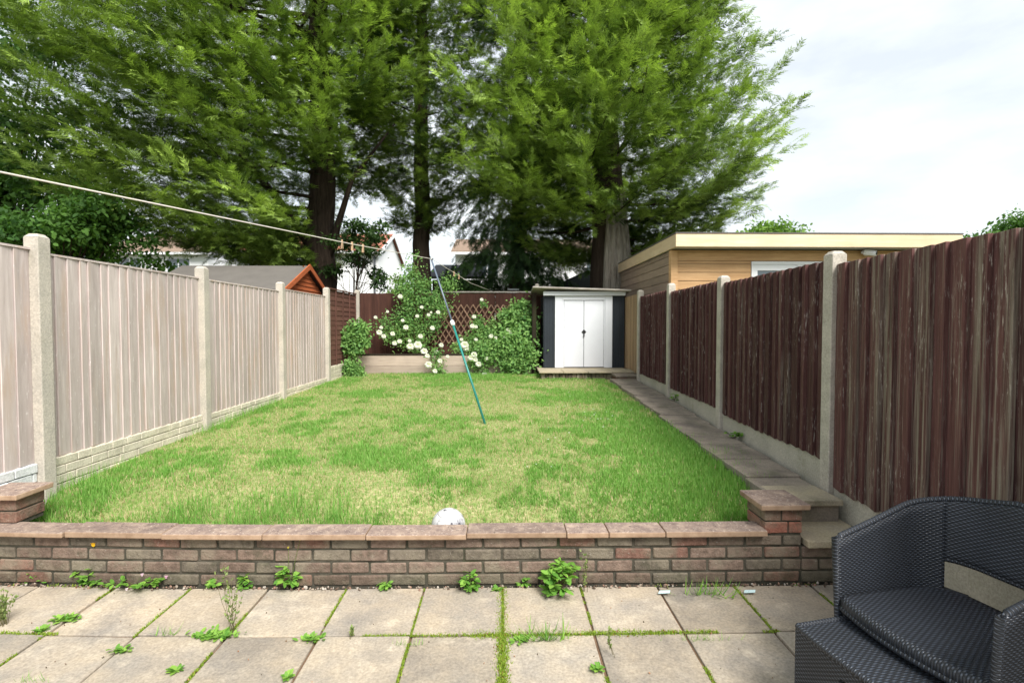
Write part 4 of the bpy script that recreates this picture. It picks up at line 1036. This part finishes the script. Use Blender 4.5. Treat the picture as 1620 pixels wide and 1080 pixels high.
broadleaf('broadleaf_tree', (-9.3, 10.9, 0), (-9.2, 10.8, 3.35), (2.2, 1.0, 1.0), 14000, 'lower broadleaf tree peeping over the pale fence below the big conifer', leaf=.11, seed=52, clumps=50, dark=(.03, .09, .02), lite=(.15, .3, .05), tr_=.1)
broadleaf('broadleaf_tree', (-3.95, 12.5, 0), (-3.45, 12.4, 3.3), (1.0, .5, .95), 3200, 'thin leafy sapling growing against the trunk of the left conifer', leaf=.09, seed=53, clumps=30, tr_=.04, dark=(.015, .04, .012), lite=(.06, .12, .025))
broadleaf('broadleaf_tree', (13.7, 25, 0), (13.7, 25, 5.2), (1.6, 1.4, 1.55), 9000, 'bright green treetop above the middle of the garden room roof', leaf=.2, seed=54, clumps=50, dark=(.07, .16, .02), lite=(.2, .33, .05), tr_=.15)
broadleaf('broadleaf_tree', (19.0, 20, 0), (19.3, 20, 4.3), (1.0, 1.0, 1.3), 5000, 'leafy treetop right of the garden room roof end', leaf=.17, seed=55, clumps=36, dark=(.03, .09, .02), lite=(.12, .24, .04), tr_=.12)
broadleaf('broadleaf_tree', (20.9, 20, 0), (20.7, 20, 4.6), (1.2, 1.0, 1.4), 7000, 'green treetop cut by the right edge above the brown fence', leaf=.17, seed=56, clumps=40, dark=(.03, .09, .02), lite=(.12, .24, .04), tr_=.12)
broadleaf('shrub', (2.95, 6.35, 0), (2.93, 6.3, 1.75), (.22, .22, .42), 1500, 'tip of a green shrub peeping over the right fence beside its second post', leaf=.05, seed=57, clumps=20, tr_=.02, cat='shrub', part='foliage')
broadleaf('shrub', (-2.4, 12.3, 0), (-2.3, 12.3, 2.35), (.6, .4, .5), 2500, 'light green bush rising behind the back fence above the roses', leaf=.07, seed=58, clumps=30, tr_=.03, cat='shrub', dark=(.05, .12, .02), lite=(.2, .32, .05), part='foliage')
broadleaf('shrub', (-1.3, 13, 0), (-1.2, 13, 2.35), (.9, .5, .45), 4000, 'dark green bush behind the back fence below the outbuilding roof', leaf=.08, seed=59, clumps=34, tr_=.03, cat='shrub', dark=(.015, .045, .012), lite=(.06, .12, .025), part='foliage')

# ------------------------------------------------------------------ roses and bed shrubs
def bloom(t, c, r, seed):
    rr = random.Random(seed); f = MB()
    for ring, (n, rad_, up, tilt) in enumerate(((7, 1, -.1, .3), (6, .75, .1, .8), (5, .45, .25, 1.5))):
        for k in range(n):
            a = 6.283 * (k + .4 * ring) / n + rr.random() * .3; d = Vector((math.cos(a), 0, math.sin(a))); s = Vector((-math.sin(a), 0, math.cos(a)))
            o = Vector((0, -1, 0)); b0 = c + o * up * r
            tip = b0 + d * r * rad_ + o * r * .35 * tilt; w_ = r * .6
            f.add([b0, b0 + d * r * rad_ * .6 + s * w_ + o * r * .2 * tilt, tip, b0 + d * r * rad_ * .6 - s * w_ + o * r * .2 * tilt], [(0, 1, 2, 3)], (.82, .82, .78))
    return f.build('flower', M['petal'], t)
def rose(label, stems, clumps, n, blooms, base, seed, leaf=.06, name='rose_bush'):
    g = np.random.default_rng(seed); t = thing(name, base, label, 'rose bush' if blooms else 'shrub')
    sm = MB()
    for s in stems: sm.tube([Vector(p) for p in s], [.016, .012, .008, .005][:len(s)] if len(s) <= 4 else .008, 5)
    sm.build('stem', M['twig'], t, smooth=True)
    cc = np.array([c[:3] for c in clumps]); cr = np.array([c[3] for c in clumps]); wts = cr ** 2 / (cr ** 2).sum()
    i = g.choice(len(clumps), n, p=wts); u = g.normal(0, .62, (n, 3)); u[:, 1] *= .55
    P = cc[i] + u * cr[i][:, None]; P[:, 1] = np.minimum(P[:, 1], BY - .07)
    # small side clumps give the uneven outline
    D = g.normal(0, 1, (n, 3)); D[:, 2] -= .4; N = g.normal(0, .5, (n, 3)); N[:, 1] -= .9; N[:, 2] += .7
    s = g.random(n)[:, None] * .6 + .4 * g.random(len(clumps))[i][:, None]
    C = np.array((.06, .18, .045)) * (1 - s) + np.array((.28, .46, .13)) * s
    scatter(LEAF[0], LEAF[1], P, D, N, leaf * (.6 + .7 * g.random(n)), C, 'foliage', M['leaf'], t)
    for k, (px, py, rr) in enumerate(blooms):
        c = at(px, py, Y=10.72 if py < 560 else 10.5); bloom(t, c, rr * 10.8 / 800 * 1.02, seed * 100 + k)
    return t
def cl(px, py, rpx, Y=11.0):
    if py + rpx > 562 and Y > 10.5: Y = 10.6
    p = at(px, py, Y=Y); return (p.x, p.y, p.z, rpx * Y / 800)
rb = lambda lst, Y=11.0: [cl(a, b_, c, Y) for a, b_, c in lst]
def stemp(lst, Y=11.0): return [tuple(at(a, b_, Y=Y)) for a, b_ in lst]
Bl = [(633, 469, 4), (613, 493, 2.5), (678, 498, 3), (682, 494, 2), (693, 494, 3.5), (667, 486, 3), (600, 526, 5), (603, 518, 3), (607, 532, 4), (621, 528, 4), (642, 518, 4.5), (637, 507, 3),
      (624, 543, 4), (632, 540, 4), (649, 548, 6), (661, 546, 7), (665, 532, 4), (671, 556, 6), (676, 563, 4), (678, 577, 6), (684, 519, 4), (690, 557, 4), (696, 571, 4), (688, 587, 4), (698, 546, 4), (708, 564, 3), (648, 539, 3), (594, 502, 3), (660, 500, 3)]
Bl2 = [(762, 474, 3), (750, 501, 3.5), (747, 516, 4), (753, 517, 3), (735, 546, 7), (737, 551, 5), (753, 537, 3), (777, 532, 4), (784, 535, 3.5), (796, 532, 4.5), (803, 522, 3.5), (807, 526, 4), (750, 561, 5), (745, 566, 5), (752, 569, 4), (757, 576, 5), (770, 567, 3), (758, 555, 3), (772, 551, 3), (766, 595, 6), (730, 537, 3)]
rose('climbing rose with white blooms trained up the left of the trellis', [stemp([(662, 592), (655, 520), (660, 470), (655, 410)]), stemp([(690, 590), (688, 540), (672, 500), (690, 450)]), stemp([(670, 590), (640, 530), (610, 510)]), stemp([(655, 480), (656, 445), (662, 412)])],
     rb([(660, 450, 20), (668, 475, 20), (645, 470, 14), (690, 475, 16), (650, 425, 10), (657, 405, 7), (640, 500, 18), (610, 515, 14), (628, 528, 16), (660, 520, 20), (685, 515, 14), (665, 548, 14), (650, 545, 12), (690, 560, 10), (690, 580, 9), (697, 588, 8), (710, 450, 14), (615, 535, 8), (635, 452, 12), (700, 490, 12)]), 5600, Bl, at(665, 588, Y=10.95), 61, leaf=.052)
rose('white rose sprawling below the trellis right of the clothes prop', [stemp([(760, 590), (770, 540), (745, 505), (760, 470)]), stemp([(765, 590), (740, 560), (722, 545)]), stemp([(765, 590), (790, 540), (805, 515)])],
     rb([(755, 530, 14), (775, 530, 18), (790, 520, 16), (740, 545, 13), (765, 560, 18), (790, 555, 18), (757, 515, 8), (724, 550, 8), (810, 525, 15), (768, 590, 7, ), (750, 575, 9), (765, 480, 5), (755, 503, 6)]), 5500, Bl2, at(768, 590, Y=10.95), 62, leaf=.052)
rose('dense leafy shrub at the right end of the raised bed beside the shed', [stemp([(815, 590), (815, 530), (822, 490)])],
     rb([(820, 495, 16), (830, 510, 17), (815, 520, 18), (838, 530, 12), (812, 545, 20), (830, 555, 16), (820, 570, 18), (838, 565, 10), (805, 570, 14), (800, 500, 9), (826, 483, 9), (845, 515, 6)], 10.85), 6500, [], at(820, 588, Y=10.85), 63, leaf=.075, name='shrub')
rose('green shrub in front of the brown lap panel at the far left corner', [stemp([(558, 560), (560, 530)], 10.3)],
     rb([(565, 525, 12), (555, 535, 12), (572, 540, 9), (560, 550, 11), (575, 520, 6)], 10.3), 2600, [], at(558, 560, Y=10.3), 64, leaf=.075, name='shrub')
rose('low green shrub on the ground below the far left corner shrub', [stemp([(560, 592), (558, 575)], 10.2)],
     rb([(557, 585, 10), (566, 588, 8), (552, 578, 7), (570, 592, 6)], 10.2), 1800, [], at(560, 594, Y=10.2), 65, leaf=.05, name='shrub')

# ------------------------------------------------------------------ clothes line, prop, pegs
ptop = at(683, 412, Y=6.6); pbot = at(768, 668, z=.44); pmid = pbot.lerp(ptop, 1 - (519 - 412) / (668 - 412))
pr = thing('clothes_prop', pbot, 'leaning metal clothes prop with green lower pole on the lawn', 'clothes prop')
b = MB(); b.tube([pbot + Vector((0, 0, -.03)), pmid], .0135, 10); b.build('lower_pole', plain('green_coated_pole', (.02, .2, .17), .4, .5), pr, smooth=True)
b = MB(); b.tube([pmid, ptop], .0105, 10); b.build('upper_pole', plain('blue_grey_steel', (.12, .15, .2), .35, .6), pr, smooth=True)
b = MB(); d = (ptop - pmid).normalized(); b.tube([pmid - d * .03, pmid - d * .01, pmid + d * .03, pmid + d * .04], [.02, .026, .026, .018], 12); b.build('collar', M['upvc'], pr, smooth=True)
b = MB(); b.tube([ptop, ptop + Vector((-.02, 0, .03)), ptop + Vector((-.02, 0, .055))], .006, 6); b.tube([ptop, ptop + Vector((.02, 0, .03))], .006, 6); b.build('fork', M['iron'], pr)
peg = at(556, 386, Y=4.4); dirn = (peg - ptop).normalized()
near = ptop + dirn * ((ptop.y - .2) / -dirn.y); hook = at(782, 462, Y=11.3)
ropem = plain('white_rope', (.62, .58, .52), .8, .2, .1, 90, .3)
b = MB(); b.tube([near, peg, ptop + Vector((0, 0, .02)), ptop.lerp(hook, .5) + Vector((0, 0, -.05)), hook], .0036, 8); o = b.build('clothes_line', ropem, None, origin=tuple(ptop), smooth=True)
tag(o, 'taut white washing line running over the prop from upper left to the back fence', 'clothes line')
def clothes_peg(p, rot, label, col=(.62, .42, .25)):
    t = thing('clothes_peg', p, label, 'clothes peg', 'wooden pegs on the washing line', rz=rot)
    for s in (-1, 1):
        b = MB(); b.add([(s * .001, -.006, .02), (s * .006, -.006, .02), (s * .009, -.006, -.055), (s * .004, -.006, -.055), (s * .001, .006, .02), (s * .006, .006, .02), (s * .009, .006, -.055), (s * .004, .006, -.055)],
                        [(0, 1, 2, 3), (7, 6, 5, 4), (0, 4, 5, 1), (1, 5, 6, 2), (2, 6, 7, 3), (3, 7, 4, 0)]); b.build('jaw', pegm, t, world=False)
    b = MB(); b.tube([(-.008, 0, -.012), (.008, 0, -.012)], .0045, 8); b.build('spring', M['iron'], t, world=False)
pegm = wood('peg_wood', (.5, .34, .2), (.68, .5, .33))
seg = lambda px: ptop.lerp(peg, 1) + (near - peg) * 0
def on_line(px, A, B):
    lo, hi = 0., 1.
    def X(p): q = _M.transposed() @ (p - CAM); return 810 + FPX * q.x / -q.z
    for _ in range(40):
        m_ = (lo + hi) / 2
        if (X(A.lerp(B, m_)) < px): lo = m_
        else: hi = m_
    return A.lerp(B, lo)
for px, rr, lab in ((541, .5, 'wooden peg furthest from the prop on the near washing line, splayed open'), (557, 1.3, 'middle of three wooden pegs close together on the near washing line'), (574, .9, 'wooden peg nearest the prop of the three on the near washing line')):
    clothes_peg(on_line(px, near, ptop), rr, lab)
half = ptop.lerp(hook, .5) + Vector((0, 0, -.05))
for px, lab in ((718, 'wooden peg on the washing line beyond the prop, nearer the prop'), (726, 'wooden peg on the washing line beyond the prop, nearer the back fence')):
    clothes_peg(on_line(px, ptop + Vector((0, 0, .02)), half), .9, lab)

# ------------------------------------------------------------------ football
def ball():
    m = NM('scuffed_white_ball', .5, .4); v = m.obj()
    c = m.mix(m.ramp(m.noise(v, 9, 5, .7), [(.52, 0.), (.6, 1.)]), (.55, .55, .55), (.27, .27, .3))
    vo = m.vor(v, 26); sp = m.math('MULTIPLY', m.ramp(vo, [(.25, 1.), (.33, 0.)]), m.ramp(m.noise(v, 9, 3, .5), [(.44, 0.), (.5, 1.)])); c = m.mix(sp, c, (.05, .05, .07))
    e = m.vor(v, 12, 'DISTANCE_TO_EDGE'); c = m.mix(m.ramp(e, [(.0, .8), (.035, 0.)]), c, (.3, .3, .32))
    m.col(c); m.bump(m.ramp(e, [(0, 0.), (.06, 1.)]), .5, .01)
    me = bpy.data.meshes.new('football'); bm = bmesh.new(); bmesh.ops.create_icosphere(bm, subdivisions=5, radius=.109); bm.to_mesh(me); bm.free()
    p = at(709, 825, Y=3.22); o = link('football', me, m.m, smooth=True); o.location = (p.x, 3.235, .262)
    tag(o, 'scuffed white football lying on the grass behind the brick wall', 'ball')
ball()
# scraps of blue-white plastic at the wall foot
for px, py, lab in ((1050, 937, 'pale blue plastic shard at the wall foot right of centre'), (1185, 936, 'bluish plastic shard at the wall foot before the pillar')):
    p = at(px, py, z=.012); b = MB(); b.add([(-.035, -.01, 0), (.03, -.012, .003), (.04, .006, .008), (-.02, .012, .004), (-.035, -.01, .003), (.03, -.012, .006), (.04, .006, .011), (-.02, .012, .007)],
        [(0, 3, 2, 1), (4, 5, 6, 7), (0, 1, 5, 4), (1, 2, 6, 5), (2, 3, 7, 6), (3, 0, 4, 7)])
    o = b.build('plastic_shard', plain('pale_blue_plastic', (.5, .66, .68), .4)); o.location = p; tag(o, lab, 'plastic scrap')
# black round cap by left pillar
p = at(46, 818, Y=3.3); b = MB(); b.tube([(0, .02, 0), (0, -.02, 0)], .022, 12); o = b.build('pipe_end', M['iron'], bevel=.003); o.location = p; tag(o, 'small black pipe end beside the left brick pillar', 'pipe')

# ------------------------------------------------------------------ rattan chair and footstool
def weave(name, su=.024, sv=.0078):
    m = NM(name, .3, .65); uv = m.obj(uv=True); s = m.sep(uv)
    rowf = m.math('DIVIDE', s[1], sv); row = m.math('FLOOR', rowf); fr = m.math('FRACT', rowf)
    ph = m.math('MULTIPLY', row, math.pi); cu = m.math('MULTIPLY', s[0], 2 * math.pi / su)
    wv = m.math('COSINE', m.math('ADD', cu, ph)); a = m.math('ADD', m.math('MULTIPLY', wv, .42), .58)
    prof = m.math('SINE', m.math('MULTIPLY', fr, math.pi)); prof = m.math('POWER', prof, .6)
    h = m.math('MULTIPLY', prof, a)
    n = m.noise(m.obj(), 4, 4, .6)
    c = m.ramp(h, [(.05, (.003, .004, .006)), (.45, (.018, .022, .031)), (1.0, (.068, .083, .11))])
    c = m.mix(1, c, m.ramp(n, [(.3, .8), (.7, 1.25)]), 'MULTIPLY')
    m.col(c); m.bump(h, .9, .004); m.l.new(m.ramp(h, [(.2, .7), (.8, .3)]), m.b.inputs['Roughness']); return m.m
WV = weave('black_rattan_weave'); WV2 = weave('black_rattan_seat_weave', .034, .0092)
def grid_obj(name, fn, us, vs_, parent, mat, solid=.0, uvf=None, smooth=True, closed=False, off=0):
    nu, nv = len(us), len(vs_); V = [fn(u, v) for v in vs_ for u in us]
    F = [(j * nu + i, j * nu + i + 1, (j + 1) * nu + i + 1, (j + 1) * nu + i) for j in range(nv - 1) for i in range(nu - 1)]
    me = bpy.data.meshes.new(name); me.from_pydata([tuple(v) for v in V], [], F)
    uvl = me.uv_layers.new(name='UVMap'); UV = [(uvf(u, v) if uvf else (u, v)) for v in vs_ for u in us]
    for l in me.loops: uvl.data[l.index].uv = UV[l.vertex_index]
    o = link(name, me, mat, parent, smooth=smooth)
    if solid: s = o.modifiers.new('solid', 'SOLIDIFY'); s.thickness = solid; s.offset = off; s.use_even_offset = True
    return o
# local frame: +x depth (front -> back), +y towards the left arm (away from camera); origin on the floor under the chair centre
CW, CD, RC = .57, .54, .17
F_ = Vector((1.405, 2.065, 0)); u_ = Vector((.976, .217, 0)).normalized(); v_ = Vector((.217, -.976, 0)).normalized()
corig = F_ + u_ * (CD / 2) + v_ * (CW / 2)
ang = math.atan2(u_.y, u_.x)
chair = thing('armchair', corig, 'black woven rattan armchair at the right edge of the patio', 'chair', rz=ang)
hw, hd = CW / 2, CD / 2
arm_len = CD - RC; arc = RC * math.pi / 2; back_len = CW - 2 * RC
total = 2 * arm_len + 2 * arc + back_len
def plan(s):
    """walk from left arm front round the back to right arm front; returns x,y,nx,ny (outward)"""
    if s < arm_len: return (-hd + s, hw, 0, 1)
    s -= arm_len
    if s < arc: a = s / RC; return (hd - RC + RC * math.sin(a), hw - RC + RC * math.cos(a), math.sin(a), math.cos(a))
    s -= arc
    if s < back_len: return (hd, hw - RC - s, 1, 0)
    s -= back_len
    if s < arc: a = s / RC; return (hd - RC + RC * math.cos(a), -hw + RC - RC * math.sin(a), math.cos(a), -math.sin(a))
    s -= arc; return (hd - RC - s, -hw, 0, -1)
def topz(s):
    q = min(s, total - s); k = [0, arm_len * .5, arm_len, arm_len + arc * .6, arm_len + arc, total / 2]
    return float(np.interp(q, k, [.655, .705, .762, .80, .822, .85]))
def flare(z): return .05 * (z - .42)
def shellpt(s, z, o=0):
    x, y, nx_, ny_ = plan(s); f = flare(z) + o; fx = -.015 * (z - .3) if s < .001 or s > total - .001 else 0
    return (x + nx_ * f + fx, y + ny_ * f, z)
def shell(name, s0, s1, zb, n, mat=WV, rows=14):
    us = list(np.linspace(s0, s1, n)); vs2 = list(np.linspace(0, 1, rows))
    return grid_obj(name, lambda u, v: shellpt(u, zb(u) + (topz(u) - zb(u)) * v), us, vs2, chair, mat, .02, lambda u, v: (u, zb(u) + (topz(u) - zb(u)) * v))
sa = arm_len + arc * .55
shell('armrest', 0, sa, lambda s: .06 if s < .05 else (.06 + (.25 - .06) * min(1, (s - .05) / .06) if s < .3 else .25), 36)
shell('armrest', total - sa, total, lambda s: .06 if total - s < .05 else .25, 36)
shell('backrest', sa + .001, total - sa - .001, lambda s: .548, 40)
b = MB(); ss = np.linspace(0, total, 70); pts = [Vector(shellpt(s, topz(s) + .004)) for s in ss]
pts = [Vector(shellpt(0, .06)), Vector(shellpt(0, .4))] + pts + [Vector(shellpt(total, .4)), Vector(shellpt(total, .06))]
def tube_uv(name, pts, rad, parent, mat, n=10):
    pts = [Vector(p) for p in pts]; V = []; ds = [0]
    for i in range(1, len(pts)): ds.append(ds[-1] + (pts[i] - pts[i - 1]).length)
    for i, p in enumerate(pts):
        d = (pts[min(i + 1, len(pts) - 1)] - pts[max(i - 1, 0)]).normalized(); a = d.cross(Vector((0, 0, 1)) if abs(d.z) < .9 else Vector((1, 0, 0))).normalized(); b2 = d.cross(a)
        for k in range(n + 1): t = 2 * math.pi * k / n; V.append(p + (a * math.cos(t) + b2 * math.sin(t)) * rad)
    F = [(i * (n + 1) + k, i * (n + 1) + k + 1, (i + 1) * (n + 1) + k + 1, (i + 1) * (n + 1) + k) for i in range(len(pts) - 1) for k in range(n)]
    me = bpy.data.meshes.new(name); me.from_pydata([tuple(v) for v in V], [], F); uvl = me.uv_layers.new(name='UVMap')
    for l in me.loops: i = l.vertex_index; uvl.data[l.index].uv = (rad * 6.283 * (i % (n + 1)) / n, ds[i // (n + 1)])
    return link(name, me, mat, parent, smooth=True)
WR = weave('rattan_rim_wrap', .05, .0075)
tube_uv('rim', pts, .0125, chair, WR)
tube_uv('lower_rail', [shellpt(s, .545) for s in np.linspace(sa, total - sa, 30)], .0115, chair, WR)
for (x_, y_) in ((-hd + .03, hw - .012), (-hd + .03, -hw + .012), (hd - .07, hw - .06), (hd - .07, -hw + .06)):
    b = MB(); b.box(x_ - .02, x_ + .02, y_ - .017, y_ + .017, 0.002, .40); b.build('leg', M['iron'], chair, world=False, bevel=.004)
SZ = .425
def seatpt(u, v):
    # u 0..1 front->back, v -1..1 across ; roll over at front
    y = v * (hw - .018); bul = .045 * (1 - v * v)
    if u < 0: # rolled front, u in [-1,0]
        a = -u * math.pi / 2; r = .022; x = -hd - bul - r * math.sin(a) + .02; z = SZ - r + r * math.cos(a)
        if u < -.999: z = SZ - .055
        return (x, y, z)
    x = -hd - bul + .02 + u * (CD - .03 + bul); z = SZ - .014 * math.sin(u * math.pi) * (1 - v * v) - .006 * u
    if abs(v) > .5 and u > .6:
        lim = hw - .02 - (RC - math.sqrt(max(0, RC ** 2 - max(0, x - (hd - RC)) ** 2))); y = math.copysign(min(abs(y), lim), v)
    return (x, y, z)
us = [-1, -.8, -.6, -.4, -.2] + list(np.linspace(0, 1, 26)); vv = list(np.linspace(-1, 1, 34))
grid_obj('seat', seatpt, us, vv, chair, WV2, .02, lambda u, v: ((u * .5 if u > 0 else u * .05), v * hw), off=-1)
tube_uv('seat_edge', [(-hd + .02 - .045 * (1 - v * v) - .012, v * (hw - .02), SZ - .05) for v in np.linspace(-1, 1, 30)], .014, chair, WR)

SW, SD_, SH = .47, .42, .335
G_ = Vector((1.195, 1.99, 0)); stool = thing('footstool', G_ + u_ * SD_ / 2 + v_ * SW / 2, 'low black rattan footstool pushed half under the armchair', 'stool', rz=ang)
def stopt(u, v):
    x = -SD_ / 2 + u * SD_ - .03 * (1 - v * v) * (1 - u); y = v * SW / 2; z = SH - .02 * math.sin((v + 1) / 2 * math.pi) * 0 + .01 * (1 - v * v)
    return (x, y, z)
uu = list(np.linspace(0, 1, 24)); grid_obj('top', stopt, uu, list(np.linspace(-1, 1, 28)), stool, WV2, .018, lambda u, v: (u * SD_, v * SW / 2), off=-1)
def apron(name, p0, p1, bul, leg_w, zlo=.265):
    n = 30; p0 = Vector(p0); p1 = Vector(p1); L = (p1 - p0).length; nrm = Vector((p1.y - p0.y, -(p1.x - p0.x), 0)).normalized()
    def fn(u, v):
        q = p0.lerp(p1, u) + nrm * bul * (1 - (2 * u - 1) ** 2); d = min(u, 1 - u) * L
        zb = .01 if d < leg_w else zlo + 0 * (d)
        if leg_w <= d < leg_w + .03: zb = .01 + (zlo - .01) * (d - leg_w) / .03
        q = q + (nrm * 0); z = zb + (SH + .008 * (1 - (2 * u - 1) ** 2) * (bul > 0) - .006 - zb) * v
        return (q.x, q.y, z)
    uus = sorted(set(list(np.linspace(0, 1, n)) + [leg_w / L, (leg_w + .004) / L, 1 - leg_w / L, 1 - (leg_w + .004) / L]))
    def uvf(u, v): p = fn(u, v); return (u * L, p[2])
    return grid_obj(name, fn, uus, list(np.linspace(0, 1, 10)), stool, WV, .022, uvf, off=0, smooth=False)
a = SD_ / 2; c = SW / 2
apron('side_panel', (-a, c, 0), (-a, -c, 0), -.03 * -1 if False else -.0, .17)
apron('side_panel', (a, c, 0), (a, -c, 0), 0, .06); apron('side_panel', (-a, c, 0), (a, c, 0), 0, .06); apron('side_panel', (-a, -c, 0), (a, -c, 0), 0, .06)
tube_uv('edge_trim', [stopt(0, v) for v in np.linspace(-1, 1, 24)], .011, stool, WR)
tube_uv('edge_trim', [stopt(u, 1) for u in np.linspace(0, 1, 8)], .011, stool, WR)
print('polys', sum(len(o.data.polygons) for o in COL.objects if o.type == 'MESH'))
